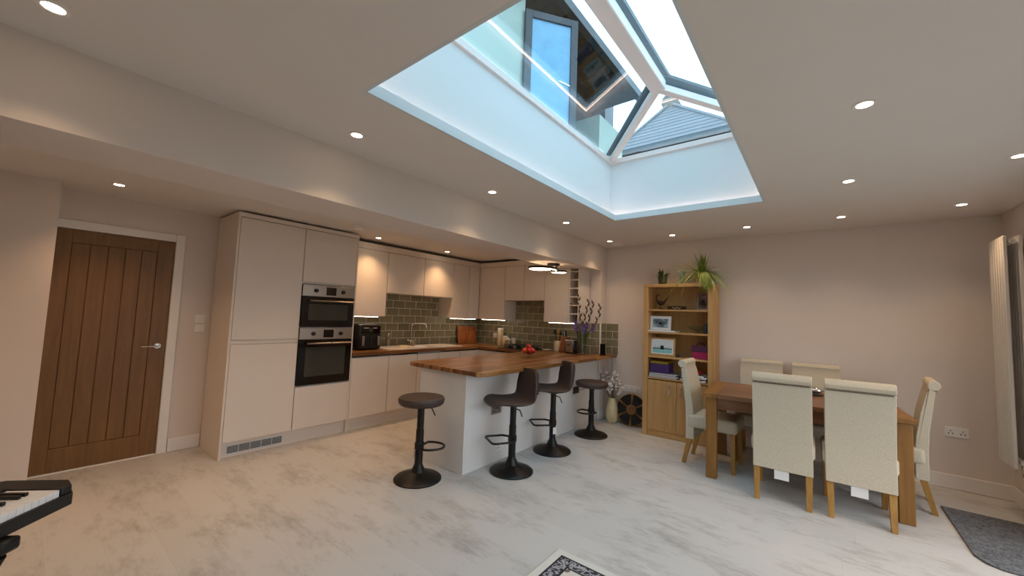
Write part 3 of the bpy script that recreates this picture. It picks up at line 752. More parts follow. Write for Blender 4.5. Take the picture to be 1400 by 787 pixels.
obj('board', B(2.532, XH-.012, YU-.004, YU+.02, ZT+.002, 2.345), 'cabinet', cn); obj('board', B(XU-.004, XU+.02, 2.715, YU-.006, ZT+.002, 2.345), 'cabinet', cn)
# wine rack
t = thing('wine_rack', 'narrow white open wine rack at the end of the wall cupboards', 'rack', (5.15, 2.82, Z1))
w0, w1 = 2.715, 2.883
obj('side', B(XU, XH-.012, w0, w0+.016, Z1, ZT), 'cabinet', t); obj('side', B(XU, XH-.012, w1-.016, w1, Z1, ZT), 'cabinet', t)
obj('back', B(XH-.03, XH-.012, w0+.016, w1-.016, Z1, ZT), 'cabinet', t)
for i in range(8):
    z = Z1 + i*(ZT-Z1-.016)/7; obj('shelf', B(XU, XH-.03, w0+.016, w1-.016, z, z+.016), 'cabinet', t)
# under-cupboard LED bars
def led_bar(label, x0, x1, y0, y1, z):
    t = thing('led_bar', label, 'strip light', ((x0+x1)/2, (y0+y1)/2, z-.012), group='LED bars under the wall cupboards')
    obj('housing', B(x0, x1, y0, y1, z-.006, z), 'white_plastic', t); obj('diffuser', B(x0+.002, x1-.002, y0+.002, y1-.002, z-.010, z-.006), 'led_warm', t)
led_bar('glowing LED bar under the cupboard above the air fryer', 2.70, 3.04, YU+.03, YU+.05, Z1)
led_bar('glowing LED bar under the cupboards right of the sink', 4.37, 4.95, YU+.03, YU+.05, Z1)
led_bar('glowing LED bar under the cupboard left of the hob', XU+.03, XU+.05, 4.11, 4.62, Z1)
led_bar('glowing LED bar under the cupboard beside the wine rack', XU+.03, XU+.05, 2.80, 3.24, Z1)

# ------------------------------------------------------------------ on the worktop
def sink():
    t = thing('kitchen_sink', 'white inset sink with drainer set into the worktop', 'sink', ((SX0+SX1)/2, (SY0+SY1)/2, WTB))
    bx0, bx1, by0, by1 = 3.62, 4.02, 4.53, 4.86
    r = MB(); z0, z1 = WT-.02, WT+.008
    for q in ((SX0, bx0, SY0, SY1), (bx1, SX1, SY0, SY1), (bx0, bx1, SY0, by0), (bx0, bx1, by1, SY1)): r.box(*q, z0, z1)
    obj('deck', r, 'white_ceramic', t, smooth=False)
    obj('rim', MB().box(SX0-.012,SX1+.012,SY0-.012,SY0,WT,WT+.01).box(SX0-.012,SX1+.012,SY1,SY1+.012,WT,WT+.01).box(SX0-.012,SX0,SY0,SY1,WT,WT+.01).box(SX1,SX1+.012,SY0,SY1,WT,WT+.01), 'white_ceramic', t)
    b = MB(); zb = WT-.17
    b.box(bx0-.01,bx0,by0,by1,zb,z0).box(bx1,bx1+.01,by0,by1,zb,z0).box(bx0,bx1,by0-.01,by0,zb,z0).box(bx0,bx1,by1,by1+.01,zb,z0).box(bx0,bx1,by0,by1,zb-.01,zb)
    obj('bowl', b, 'white_ceramic', t, smooth=False)
    for i in range(8): obj('drainer_rib', B(4.08+i*.038, 4.092+i*.038, 4.56, 4.86, z1, z1+.004), 'white_ceramic', t)
sink()
t = thing('kitchen_tap', 'tall chrome swan neck tap with cross handles at the sink', 'tap', (3.74, 4.885, WT+.008))
x, y = 3.74, 4.885
obj('base', MB().lathe([(.028,WT+.008),(.028,WT+.05),(.018,WT+.07),(.016,WT+.09)], (x,y,0), 20), 'chrome', t)
pts = [(x,y,WT+.07),(x,y,WT+.30)] + [(x+.03-.03*math.cos(a), y-.01*math.sin(a), WT+.30+.04*math.sin(a)) for a in (.5,1.0,1.5)] + [(x+.10,y-.03,WT+.343),(x+.17,y-.06,WT+.345),(x+.20,y-.07,WT+.335),(x+.218,y-.078,WT+.31),(x+.222,y-.08,WT+.26)]
obj('spout', MB().tube(pts, .011, 12), 'chrome', t)
for s_ in (-1, 1): obj('handle', MB().tube([(x,y,WT+.075),(x+s_*.065,y-.01,WT+.095)], .008, 8).ball((x+s_*.068,y-.01,WT+.097), .013), 'chrome', t)

t = thing('soap_bottle', 'clear soap bottle with pump standing behind the sink', 'bottle', (3.40, 4.97, WT))
obj('body', MB().lathe([(.03,WT+.010),(.034,WT+.016),(.034,WT+.11),(.014,WT+.135),(.012,WT+.145)], (3.40,4.975,0), 20), 'glass_tint_solid', t)
obj('pump', MB().tube([(3.40,4.975,WT+.145),(3.40,4.975,WT+.185),(3.42,4.965,WT+.187)], .007, 8), 'white_plastic', t)
single('dish_sponge', 'pale sponge lying on the left corner of the sink', 'sponge', MB().box(3.40,3.53,4.66,4.74,WT+.009,WT+.035), 'cream_ceramic', bevel=.008)
single('washing_cup', 'dark cup standing at the foot of the tap', 'cup', MB().lathe([(.028,WT+.009),(.034,WT+.075),(.030,WT+.075),(.024,WT+.014)], (3.72,4.80,0), 20), 'glass_tint_solid')

def air_fryer():
    x0, x1, y0, y1 = 2.70, 3.02, 4.58, 4.93; z = WT
    t = thing('air_fryer', 'black two drawer air fryer on the worktop beside the oven housing', 'air fryer', ((x0+x1)/2, (y0+y1)/2, z))
    obj('body', B(x0, x1, y0, y1, z+.008, z+.335), 'black_plastic', t, bevel=.03, seg=4)
    obj('foot_ring', B(x0+.03, x1-.03, y0+.03, y1-.03, z, z+.02), 'black_plastic', t)
    cp = obj('control_panel', B(x0+.02, x1-.02, y0-.006, y0+.03, z+.215, z+.315), 'black_glass', t, bevel=.006)
    obj('dial', MB().lathe([(.024,y0-.014),(.026,y0-.006)], ((x0+x1)/2, 0, z+.262), 24, 'y'), 'dark_grey', cp)
    obj('print', MB().box(x0+.06,x0+.13,y0-.0075,y0-.006,z+.285,z+.291).box(x0+.19,x0+.25,y0-.0075,y0-.006,z+.285,z+.291), 'white_plastic', cp)
    for a, b, hx in ((x0+.012, (x0+x1)/2-.003, x0+.05), ((x0+x1)/2+.003, x1-.012, x1-.05)):
        dr = obj('drawer', B(a, b, y0-.008, y0+.02, z+.025, z+.205), 'black_plastic', t, bevel=.006)
        obj('handle', B(hx-.018, hx+.018, y0-.034, y0-.008, z+.06, z+.185), 'grey_metal', dr, bevel=.008)
air_fryer()
# chopping board leaning on the tiles
t = thing('chopping_board', 'ribbed reddish wooden chopping board leaning in the worktop corner', 'chopping board', (4.97, 4.90, WT), math.radians(-10), local=True)
bd = MB().box(-.20,.20,-.012,.012,0,.30); obj('board', bd.xf(rx=math.radians(-9)), 'acacia', t, bevel=.012, seg=3)
obj('groove_border', MB().box(-.15,.15,-.0145,-.012,.04,.046).box(-.15,.15,-.0145,-.012,.24,.246).xf(rx=math.radians(-9)), 'bud_brown', t)
single('wall_switch_plate', 'white switch plate on the tiles between board and canister', 'switch', B(XH-.02, XH-.011, 4.50, 4.59, 1.055, 1.135), 'white_plastic', bevel=.003)
def can(name, label, cat, c, prof, mat, lid=None, lidmat=None):
    t = thing(name, label, cat, (c[0], c[1], WT)); obj('body', MB().lathe([(r_, WT+z_) for r_, z_ in prof], (c[0],c[1],0), 28), mat, t)
    if lid: obj('lid', MB().lathe([(r_, WT+z_) for r_, z_ in lid], (c[0],c[1],0), 28), lidmat, t)
    return t
can('storage_canister', 'tall cream spaghetti canister at the left of the hob', 'canister', (5.20, 4.335), [(.046,0),(.05,.006),(.05,.255),(.044,.262)], 'cream_ceramic', [(.05,.264),(.052,.27),(.052,.29),(.046,.296)], 'white_ceramic')
can('storage_jar', 'medium cream storage jar right of the tall canister', 'jar', (5.17, 4.20), [(.042,0),(.046,.006),(.046,.13),(.04,.14)], 'cream_ceramic', [(.046,.142),(.047,.148),(.047,.165),(.04,.17)], 'white_ceramic')
can('storage_jar', 'round glass storage jar with knob lid beside the hob', 'jar', (5.13, 4.10), [(.045,0),(.052,.01),(.054,.06),(.048,.105),(.04,.112)], 'glass_tint_solid', [(.044,.113),(.04,.124),(.012,.128),(.012,.145),(.001,.15)], 'white_ceramic')
can('storage_jar', 'small cream storage jar at the back of the hob', 'jar', (5.24, 4.075), [(.036,0),(.04,.006),(.04,.11),(.034,.12)], 'cream_ceramic', [(.04,.121),(.04,.138),(.03,.142)], 'white_ceramic')
# gas hob
t = thing('gas_hob', 'black four burner gas hob with cast iron pan supports', 'hob', (5.0, 3.72, WT))
obj('plate', B(4.79, 5.24, 3.40, 4.03, WT, WT+.012), 'black_glass', t, bevel=.004)
for hx in (4.90, 5.12):
    for hy in (3.53, 3.87):
        bn = obj('burner', MB().lathe([(.05,WT+.012),(.05,WT+.022),(.036,WT+.024),(.034,WT+.034),(.001,WT+.036)], (hx,hy,0), 20), 'black_metal', t)
        g_ = MB()
        for a in range(4):
            an = math.pi/4+a*math.pi/2; g_.tube([(hx+.10*math.cos(an), hy+.10*math.sin(an), WT+.012),(hx+.10*math.cos(an), hy+.10*math.sin(an), WT+.05),(hx+.02*math.cos(an), hy+.02*math.sin(an), WT+.05)], .007, 6)
        obj('pan_support', g_, 'black_metal', t)
for i in range(4): obj('knob', MB().lathe([(.017,WT+.012),(.016,WT+.035),(.001,WT+.036)], (4.815, 3.60+i*.08, 0), 16), 'black_plastic', t)
single('spoon_rest', 'small white dish lying right of the hob', 'dish', MB().lathe([(.05,WT),(.085,WT+.012),(.08,WT+.014),(.045,WT+.004)], (5.14, 3.33, 0), 24), 'white_ceramic')
# utensil pot
t = thing('utensil_pot', 'cream patterned utensil pot standing near the tile wall', 'pot', (5.22, 3.17, WT))
ux, uy = 5.18, 3.165
obj('pot', MB().lathe([(.052,WT),(.056,WT+.01),(.054,WT+.155),(.049,WT+.155),(.047,WT+.02),(.001,WT+.016)], (ux,uy,0), 28), 'cream_ceramic', t)
def utensil(name, label, dx, dy, hgt, mat, head):
    t = thing(name, label, 'utensil', (ux, uy, WT+.02), group='utensils in the cream pot')
    p0 = (ux-dx*.1, uy-dy*.1, WT+.022); p1 = (ux+dx, uy+dy, WT+hgt)
    obj('handle', MB().tube([p0, p1], .006, 8), mat, t)
    hb = MB().ball((0,0,0), .03, 14, 8, 1.4); hb.v = [(p1[0]+a*.3, p1[1]+b*head, p1[2]+.03+c_) for a,b,c_ in hb.v]
    obj('head', hb, mat, t)
utensil('black_spatula', 'black ladle leaning left in the utensil pot', -.01, .05, .26, 'black_plastic', .9)
utensil('wooden_spoon', 'pale wooden spoon upright in the utensil pot', .0, -.005, .27, 'oak_leg', .8)
utensil('black_spoon', 'black serving spoon leaning right in the utensil pot', .01, -.035, .25, 'black_plastic', .9)
# knife block
t = thing('knife_block', 'brown wooden knife block with black handled knives', 'knife block', (5.16, 3.04, WT), math.radians(0), local=True)
obj('block', MB().prism([(-.07,0),(.07,0),(.10,.19),(-.0,.235)], -.05, .05, 'y'), 'knife_block', t, bevel=.004)
for i in range(4):
    kx = .01+.022*i; kz = .228-.010*i; ky = -.03+.02*(i % 4)
    k_o = MB().box(-.010,.010,-.008,.008,0,.10).xf(loc=(kx,ky,kz), ry=math.radians(-14-4*i)); obj('knife_handle', k_o, 'black_plastic' if i != 2 else 'white_plastic', t, bevel=.003)
# toaster
t = thing('toaster', 'chrome and black toaster behind the glass vase', 'toaster', (5.12, 2.85, WT))
tx, ty = 5.10, 2.845
obj('body', B(tx-.13, tx+.13, ty-.08, ty+.08, WT+.015, WT+.19), 'black_plastic', t, bevel=.02, seg=3); obj('top_plate', B(tx-.12, tx+.12, ty-.075, ty+.075, WT+.185, WT+.196), 'chrome', t, bevel=.004)
obj('end_plate', B(tx-.136, tx-.128, ty-.06, ty+.06, WT+.02, WT+.185), 'steel', t, bevel=.004); obj('lever', B(tx-.155, tx-.136, ty-.02, ty+.02, WT+.12, WT+.135), 'black_plastic', t)
obj('foot', B(tx-.11, tx+.11, ty-.07, ty+.07, WT, WT+.016), 'black_plastic', t)
for s_ in (-1,1): obj('slot', B(tx-.09, tx+.09, ty+s_*.03-.012, ty+s_*.03+.012, WT+.196, WT+.1975), 'black_plastic', t)
# glass vase with gladioli
def gladioli():
    cx, cy_ = 5.00, 2.66
    t = thing('glass_vase', 'tall clear glass vase on the breakfast bar', 'vase', (cx, cy_, WT))
    obj('body', MB().lathe([(.055,WT),(.06,WT+.006),(.066,WT+.2),(.085,WT+.36),(.080,WT+.36),(.061,WT+.2),(.055,WT+.02),(.001,WT+.016)], (cx,cy_,0), 28), 'clear_glass', t)
    obj('water', MB().lathe([(.053,WT+.02),(.0575,WT+.12),(.001,WT+.12)], (cx,cy_,0), 24), 'clear_glass', t)
    f = [((.0,.16),.66,'bare gladiolus spike arching up furthest toward the wine rack', False, .0), ((-.01,.055),.80,'tallest bare gladiolus spike in the glass vase', False, .0),
         ((.02,-.07),.72,'straight gladiolus spike in the middle of the vase', True, .0), ((.02,-.16),.70,'gladiolus spike with purple blooms right of the middle', True, .0),
         ((.03,-.26),.66,'rightmost gladiolus spike bending outward with dark buds', True, .02)]
    for i, ((dx, dy), hh, lb, fl_, _) in enumerate(f):
        g_ = thing('gladiolus', lb, 'flower', (cx, cy_, WT+.02), group='gladioli in the glass vase')
        pts = []
        for k in range(15):
            u = k/14; bend = u**1.5 if i != 0 else u**.8
            wob = .012*math.sin(u*7+i*2) if u > .4 else 0
            if i == 4: bend = min(1, u*1.25)**1.3
            pts.append((cx+dx*bend*1.0, cy_+dy*bend+wob, WT+.022+hh*u))
        obj('stem', MB().tube(pts, [.007-.004*k/14 for k in range(15)], 6), 'stem_green', g_)
        bd_ = MB()
        for k in range(7, 15):
            p_ = Vector(pts[k]); s_ = 1 if k % 2 else -1
            q = MB().lathe([(.001,-.01),(.013,.012),(.011,.04),(.001,.065)], (0,0,0), 8).xf(loc=tuple(p_), rx=math.radians(25*s_)); bd_.add(q.v, q.f)
        obj('bud', bd_, 'bud_brown', g_)
        lf = MB(); lf.blade([(cx,cy_,WT+.1),(cx+dx*.3-.01,cy_+dy*.35,WT+.30),(cx+dx*.45-.02,cy_+dy*.7,WT+.42)], .03, (1,0,0)); obj('leaf', lf, 'stem_green', g_)
        if fl_ or i == 0:
            ks = {0:(7,8,9),2:(6,7),3:(6,7,8),4:(7,8)}[i]
            for k in ks:
                p_ = Vector(pts[k]) + Vector((-.015, R.uniform(-.02,.02), 0))
                fm = MB()
                for a in range(6):
                    an = a*math.pi/3 + R.uniform(-.2,.2); e = Vector((-.018, .036*math.cos(an), .036*math.sin(an)))
                    fm.blade([p_, p_+e*.55+Vector((-.004,0,0)), p_+e], .030, (1,0,.01), .0016)
                obj('bloom', fm, 'petal_purple', g_)
gladioli()
# phone on charging stand
t = thing('phone_stand', 'black phone propped on a charging stand at the worktop end', 'phone', (5.20, 2.43, WT), math.radians(25), local=True)
obj('base', MB().lathe([(.045,0),(.045,.008),(.04,.012)], (0,0,0), 24), 'black_plastic', t); obj('phone', MB().box(-.005,.005,-.038,.038,0,.155).xf(loc=(-.015,0,.014), ry=math.radians(20)), 'matte_black', t, bevel=.004)
obj('support', MB().box(-.003,.003,-.02,.02,0,.10).xf(loc=(.035,0,.006), ry=math.radians(-8)), 'black_plastic', t)
pts = [(5.235,2.405,WT+.006),(5.25,2.35,WT+.006),(5.255,2.318,WT-.005),(5.25,2.305,.80),(5.22,2.32,.70),(5.10,2.42,.60),(4.92,2.48,.54),(4.78,2.51,.50),(4.71,2.525,.50)]
sm = []
for i in range(len(pts)-1):
    for k in range(4):
        u = k/4; p0, p1, p2, p3 = (Vector(pts[max(0,min(len(pts)-1,j))]) for j in (i-1,i,i+1,i+2))
        sm.append(.5*((2*p1)+(p2-p0)*u+(2*p0-5*p1+4*p2-p3)*u*u+(3*p1-p0-3*p2+p3)*u**3))
sm.append(Vector(pts[-1]))
single('charging_cable', 'thin dark cable hanging from the phone stand to the peninsula socket', 'cable', MB().tube(sm, .003, 6), 'black_plastic')
# fruit bowl
bx_, by_ = 4.05, 2.90
t = thing('fruit_bowl', 'small footed glass bowl on the breakfast bar', 'bowl', (bx_, by_, WT))
obj('bowl', MB().lathe([(.035,WT),(.03,WT+.006),(.012,WT+.012),(.012,WT+.022),(.05,WT+.03),(.085,WT+.06),(.095,WT+.085),(.091,WT+.085),(.08,WT+.062),(.045,WT+.034),(.001,WT+.03)], (bx_,by_,0), 32), 'bowl_glass', t)
fr = [((0,-.0),.066,'fruit_orange'),((.052,.018),.085,'fruit_red'),((-.045,.03),.085,'fruit_orange'),((.012,-.052),.085,'fruit_red'),((-.04,-.035),.088,'fruit_red'),((.018,.052),.087,'fruit_red'),((.0,.0),.130,'fruit_red')]
nm = ['orange red nectarine at the bottom of the bowl','red nectarine at the back right of the bowl','orange nectarine at the upper left of the bowl','red nectarine at the right side of the bowl','red nectarine at the near side of the bowl','red nectarine at the far left side of the bowl','topmost red nectarine on the pile']
for ((dx,dy),dz,mt), lb in zip(fr, nm):
    o = thing('nectarine', lb, 'fruit', (bx_+dx, by_+dy, WT+dz-.03), group='fruit in the glass bowl')
    obj('flesh', MB().ball((bx_+dx,by_+dy,WT+dz), .033, 18, 12, .95), mt, o); obj('stalk', MB().tube([(bx_+dx,by_+dy,WT+dz+.028),(bx_+dx+.003,by_+dy,WT+dz+.038)], .002, 6), 'bud_brown', o)

# ------------------------------------------------------------------ bar stools
def stool(kind, name, label, x, y, rz, seat_h, foot_z, foot_round, tag=None, foot_rz=0.):
    t = thing(name, label, 'stool', (x, y, 0), rz, group='bar stools at the peninsula', local=True)
    r = .205
    obj('base', MB().lathe([(r,0),(r,.010),(r*.93,.022),(r*.6,.045),(r*.30,.068),(.05,.095),(.036,.125),(.034,.14)], seg=48), 'black_metal', t)
    obj('column', MB().lathe([(.034,.13),(.034,.42),(.030,.425),(.030,seat_h-.045)], seg=24), 'black_metal', t)
    zp = seat_h-.062 if kind == 'round' else seat_h-.026
    obj('seat_plate', MB().lathe([(.03,zp-.025),(.09,zp-.009),(.09,zp)], seg=24), 'black_metal', t)
    lv = 1 if kind == 'round' else -1
    obj('lever', MB().tube([(.02*lv,.02*lv,seat_h-.075),(.085*lv,.04*lv,seat_h-.10),(.115*lv,.05*lv,seat_h-.165)], .006, 8), 'black_metal', t)
    # foot rest: a loop standing out in front of the column
    if foot_round:
        pts = [(.03,-.035)] + [(.07+.13*math.cos(math.radians(a))*1.0+.02, .11*math.sin(math.radians(a))) for a in range(-110, 111, 11)] + [(.03,.035)]
    else:
        pts = [(.0,-.05),(.04,-.10),(.06,-.115),(.20,-.12),(.225,-.11),(.235,-.09),(.235,.09),(.225,.11),(.20,.12),(.06,.115),(.04,.10),(.0,.05)]
    pts = [(a*math.cos(foot_rz)-b*math.sin(foot_rz), a*math.sin(foot_rz)+b*math.cos(foot_rz), foot_z) for a,b in pts]
    obj('foot_rest', MB().tube(pts, .010, 8, closed=True), 'black_metal', t); obj('collar', MB().lathe([(.037,foot_z-.03),(.041,foot_z-.025),(.041,foot_z+.025),(.037,foot_z+.03)], seg=24), 'black_metal', t)
    if kind == 'round':
        s = obj('seat', MB().lathe([(.150,seat_h-.062),(.180,seat_h-.060),(.197,seat_h-.045),(.203,seat_h-.015),(.195,seat_h+.002),(.17,seat_h+.006),(.001,seat_h+.001)], seg=48), 'faux_leather', t)
        ring = [(.188*math.cos(a*math.pi/24), .188*math.sin(a*math.pi/24), seat_h+.0045) for a in range(48)]
        obj('stitching', MB().tube(ring, .0022, 5, closed=True), 'stitching', s)
    else:
        # one moulded shell: front lip, dished seat, curved back
        prof = [(.205,-.040),(.232,-.030),(.238,-.010),(.215,.004),(.18,.008),(.10,-.006),(0,-.012),(-.09,-.004),(-.145,.022),(-.178,.07),(-.195,.13),(-.206,.20),(-.212,.27),(-.212,.295)]
        n = len(prof); m_ = 17; vs = []; fs = []
        for side in (0, 1):
            for i, (a, b) in enumerate(prof):
                p0 = Vector(prof[max(0,i-1)]); p1 = Vector(prof[min(n-1,i+1)]); tg = (p1-p0).normalized(); nr = Vector((tg.y, -tg.x))
                for j in range(m_):
                    v_ = (j/(m_-1))*2-1
                    hw = .232 if i < 9 else .232 - .008*(i-9)
                    if i >= n-2: hw -= .02*(i-n+3)
                    if i < 2: hw -= .02*(2-i)
                    up = .022*abs(v_)**3 if i < 8 else 0
                    fwd = .075*abs(v_)**2.2*min(1, max(0, (i-6)/4)) 
                    th_ = .017*(1-.6*abs(v_)**8)*(1 if 0 < i < n-1 else .5)
                    o_ = nr*(th_ if side else -th_)
                    vs.append((a+fwd+o_.x, v_*hw, seat_h+b+up+o_.y))
        def id_(s_, i, j): return s_*n*m_+i*m_+j
        for i in range(n-1):
            for j in range(m_-1):
                fs.append((id_(0,i,j),id_(0,i,j+1),id_(0,i+1,j+1),id_(0,i+1,j))); fs.append((id_(1,i,j),id_(1,i+1,j),id_(1,i+1,j+1),id_(1,i,j+1)))
        for i in range(n-1):
            for j in (0, m_-1): fs.append((id_(0,i,j),id_(0,i+1,j),id_(1,i+1,j),id_(1,i,j)))
        for j in range(m_-1):
            for i in (0, n-1): fs.append((id_(0,i,j),id_(0,i,j+1),id_(1,i,j+1),id_(1,i,j)))
        s = obj('seat_shell', MB().add(vs, fs), 'faux_leather', t)
        md = s.modifiers.new('sub', 'SUBSURF'); md.levels = 1; md.render_levels = 1
    if tag:
        a, zt, mt = tag; p_ = (.036*math.cos(a), .036*math.sin(a))
        q = MB().box(-.022,.022,-.0015,.0015,-.035,.035).xf(loc=(p_[0]*1.15,p_[1]*1.15,zt), rz=a+math.pi/2)
        obj('paper_tag', q, mt, t)
D_ = math.radians
stool('round', 'bar_stool', 'round backless bar stool standing alone at the free end of the peninsula', 2.28, 2.78, D_(-56), .70, .285, True, (D_(200), .22, 'tag_grey'))
stool('back', 'bar_stool', 'backed bar stool nearest the corner of the peninsula', 2.98, 2.29, D_(150), .645, .30, False)
stool('back', 'bar_stool', 'backed bar stool with a white paper tag on its column, second along', 3.72, 2.31, D_(138), .665, .305, False, (D_(110), .225, 'paper'))
stool('round', 'bar_stool', 'round backless bar stool furthest along the peninsula by the pier', 4.56, 2.27, D_(172), .655, .30, True)

# ------------------------------------------------------------------ bookcase and contents
BX, BXB = 5.09, 5.44; BL, BR = 1.815, .985; BT = 1.925
t = thing('bookcase', 'oak bookcase with open shelves above a two door cupboard', 'bookcase', (5.25, 1.4, 0))
sh_z = [.735, 1.005, 1.315, 1.602]
obj('side', B(BX, BXB, BL-.06, BL, 0, BT-.04), 'oak_case', t, bevel=.002); obj('side', B(BX, BXB, BR, BR+.06, 0, BT-.04), 'oak_case', t, bevel=.002)
obj('top', B(BX, BXB, BR, BL, BT-.038, BT), 'oak_case_shelf', t, bevel=.002); obj('back', B(BXB-.012, BXB, BR+.06, BL-.06, .06, BT-.04), 'oak_case', t)
for i, z in enumerate(sh_z): obj('shelf', B(BX+.012, BXB-.013, BR+.062, BL-.062, z-.022, z), 'oak_case_shelf', t, bevel=.001)
obj('plinth', B(BX+.02, BX+.04, BR+.06, BL-.06, 0, .075), 'oak_case_shelf', t); obj('bottom', B(BX+.02, BXB-.013, BR+.062, BL-.062, .075, .095), 'oak_case_shelf', t)
mid = (BL+BR)/2
for y0, y1, hy in ((mid+.001, BL-.062, mid+.075), (BR+.062, mid-.001, mid-.06)):
    dd_ = obj('door', B(BX+.006, BX+.026, y0+.001, y1-.001, .08, .70), 'oak_case', t, bevel=.0015)
    obj('handle', MB().tube([(BX+.006,hy,.655),(BX-.022,hy,.645),(BX-.028,hy,.60),(BX-.022,hy,.545),(BX+.006,hy,.53)], [.007,.008,.010,.007,.005], 8).ball((BX-.014,hy,.652), .013, 10, 6), 'chrome', dd_)
def frame(name, label, c, w, h, lean, yaw, fm, pm, mount=.0):
    t = thing(name, label, 'photo frame', c, yaw, local=True); b = .022
    def q(mb): return mb.xf(ry=lean)
    obj('frame', q(MB().box(-.009,.009,-w/2,-w/2+b,0,h).box(-.009,.009,w/2-b,w/2,0,h).box(-.009,.009,-w/2+b,w/2-b,0,b).box(-.009,.009,-w/2+b,w/2-b,h-b,h)), fm, t, bevel=.002)
    if mount: obj('mount', q(MB().box(-.004,.006,-w/2+b,w/2-b,b,h-b)), 'paper', t)
    m_ = b+mount; obj('print', q(MB().box(-.0055 if mount else -.004,.004,-w/2+m_,w/2-m_,m_,h-m_)), pm, t)
    obj('strut', MB().box(.02,.024,-.02,.02,0,h*.55).xf(ry=-.18), 'black_plastic', t)
frame('photo_frame', 'silver photo frame with a family photo on the top shelf', (5.24, 1.13, 1.603), .165, .225, D_(12), D_(-12), 'grey_metal', 'print_family')
frame('photo_frame', 'white photo frame with a blue group photo on the second shelf', (5.16, 1.62, 1.334), .262, .182, D_(10), 0, 'white_plastic', 'print_group', .012)
frame('photo_frame', 'wooden frame with a turquoise seaside print on the third shelf', (5.18, 1.60, 1.006), .315, .235, D_(8), D_(3), 'oak_case', 'print_seaside', .016)
single('magazine', 'flat pale magazine lying under the white photo frame', 'magazine', B(5.10, 5.30, 1.42, 1.755, 1.316, 1.333), 'paper')
# bird sculpture, name plate
t = thing('bird_figurine', 'dark wire bird figurine on the top shelf', 'figurine', (5.24, 1.64, 1.603), 0, local=True)
obj('stand', MB().lathe([(.04,0),(.035,.01),(.001,.012)], seg=20), 'bronze', t)
q = MB().ball((0,0,0), .036, 16, 10, .8); q.v = [(a, b*1.5, c_+.085) for a,b,c_ in q.v]; obj('body', q, 'bronze', t)
obj('leg', MB().tube([(0,.01,.01),(0,.01,.065)], .005, 6), 'bronze', t); obj('neck', MB().tube([(0,.04,.10),(0,.06,.14),(0,.055,.18),(0,.04,.195),(0,.015,.185)], [.014,.009,.008,.010,.003], 8), 'bronze', t)
obj('tail', MB().tube([(0,-.045,.095),(0,-.085,.15),(0,-.10,.20)], [.014,.008,.003], 8), 'bronze', t)
t = thing('name_plate', 'brown wooden block with pale script on the top shelf', 'ornament', (5.20, 1.43, 1.603), 0, local=True)
obj('block', B(-.02,.02,-.11,.11,0,.045), 'bronze', t, bevel=.004)
sq = [( -.0205, .045-.014*i+.004*math.sin(i*2.3), .02+.009*math.sin(i*1.9)) for i in range(8)]; obj('script', MB().tube(sq, .003, 5), 'paper', t)
# second shelf: glass dish, dark vase
t = thing('glass_dish', 'wide clear glass dish on the second shelf', 'dish', (5.25, 1.20, 1.316)); cc = (5.25, 1.19, 0)
obj('dish', MB().lathe([(.05,1.316),(.045,1.325),(.02,1.335),(.06,1.35),(.12,1.375),(.135,1.40),(.13,1.40),(.11,1.378),(.05,1.356),(.001,1.352)], cc, 28), 'clear_glass', t)
single('dark_vase', 'small dark vase at the right end of the second shelf', 'vase', MB().lathe([(.028,1.316),(.034,1.34),(.036,1.38),(.024,1.41),(.022,1.43),(.03,1.45),(.026,1.45),(.018,1.425),(.001,1.42)], (5.18, 1.085, 0), 20), 'dark_grey')
# third shelf: magenta bag
t = thing('gift_bag', 'magenta and plum gift box with handles on the third shelf', 'box', (5.22, 1.15, 1.006))
obj('box', B(5.16, 5.30, 1.06, 1.235, 1.006, 1.095), 'magenta', t, bevel=.004); obj('lid', MB().prism([(5.152,1.096),(5.308,1.096),(5.27,1.165),(5.19,1.165)], 1.052, 1.243, 'y').xf(), 'plum', t)
obj('handle', MB().tube([(5.23,1.10,1.16),(5.23,1.12,1.195),(5.23,1.16,1.205),(5.23,1.19,1.19),(5.23,1.20,1.16)], .006, 8), 'plum', t)
single('small_stone', 'small dark ornament beside the seaside print', 'ornament', MB().ball((5.19, 1.405, 1.006+.018), .022, 12, 8, .8), 'dark_grey')
# fourth shelf
z = .736
cur = z
for i, (a, b, th_) in enumerate(((1.40,1.745,.014),(1.38,1.74,.016),(1.41,1.74,.012),(1.395,1.735,.015))):
    lab = ['bottom book of the grey pile under the purple box','second book up in the grey pile under the purple box','third book up in the grey pile under the purple box','top book of the grey pile under the purple box'][i]
    o = thing('book', lab, 'book', (5.22, (a+b)/2, cur), group='grey books on the bottom shelf')
    obj('cover', MB().box(5.10+.003*i,5.34,a,b,cur,cur+.002).box(5.10+.003*i,5.34,a,b,cur+th_-.003,cur+th_-.001).box(5.337,5.34,a,b,cur+.002,cur+th_-.003), 'book_grey', o)
    obj('pages', B(5.103+.003*i,5.336,a+.003,b-.003,cur+.002,cur+th_-.003), 'paper', o); cur += th_
t = thing('purple_game_box', 'purple patterned box on the grey books', 'box', (5.22, 1.61, cur))
obj('box', B(5.13, 5.32, 1.50, 1.735, cur, cur+.11), 'purple_box', t, bevel=.003)
single('ochre_folder', 'ochre folder lying on top of the purple box', 'folder', B(5.14, 5.31, 1.515, 1.735, cur+.111, cur+.145), 'ochre', bevel=.004)
cur = z
for i, (a, b, th_, mt) in enumerate(((1.07,1.36,.022,'magazine_white'),(1.09,1.38,.016,'dark_grey'),(1.06,1.345,.02,'magazine_white'),(1.09,1.33,.016,'magazine_white'))):
    lab = ['bottom magazine of the messy pile behind the chair','dark magazine second up in the messy pile','pale magazine third up in the messy pile','top magazine of the messy pile under the red cloth'][i]
    single('magazine', lab, 'magazine', B(5.095+.006*(i % 2), 5.33, a, b, cur+.0005, cur+th_), mt, group='magazines on the bottom shelf', bevel=.003); cur += th_
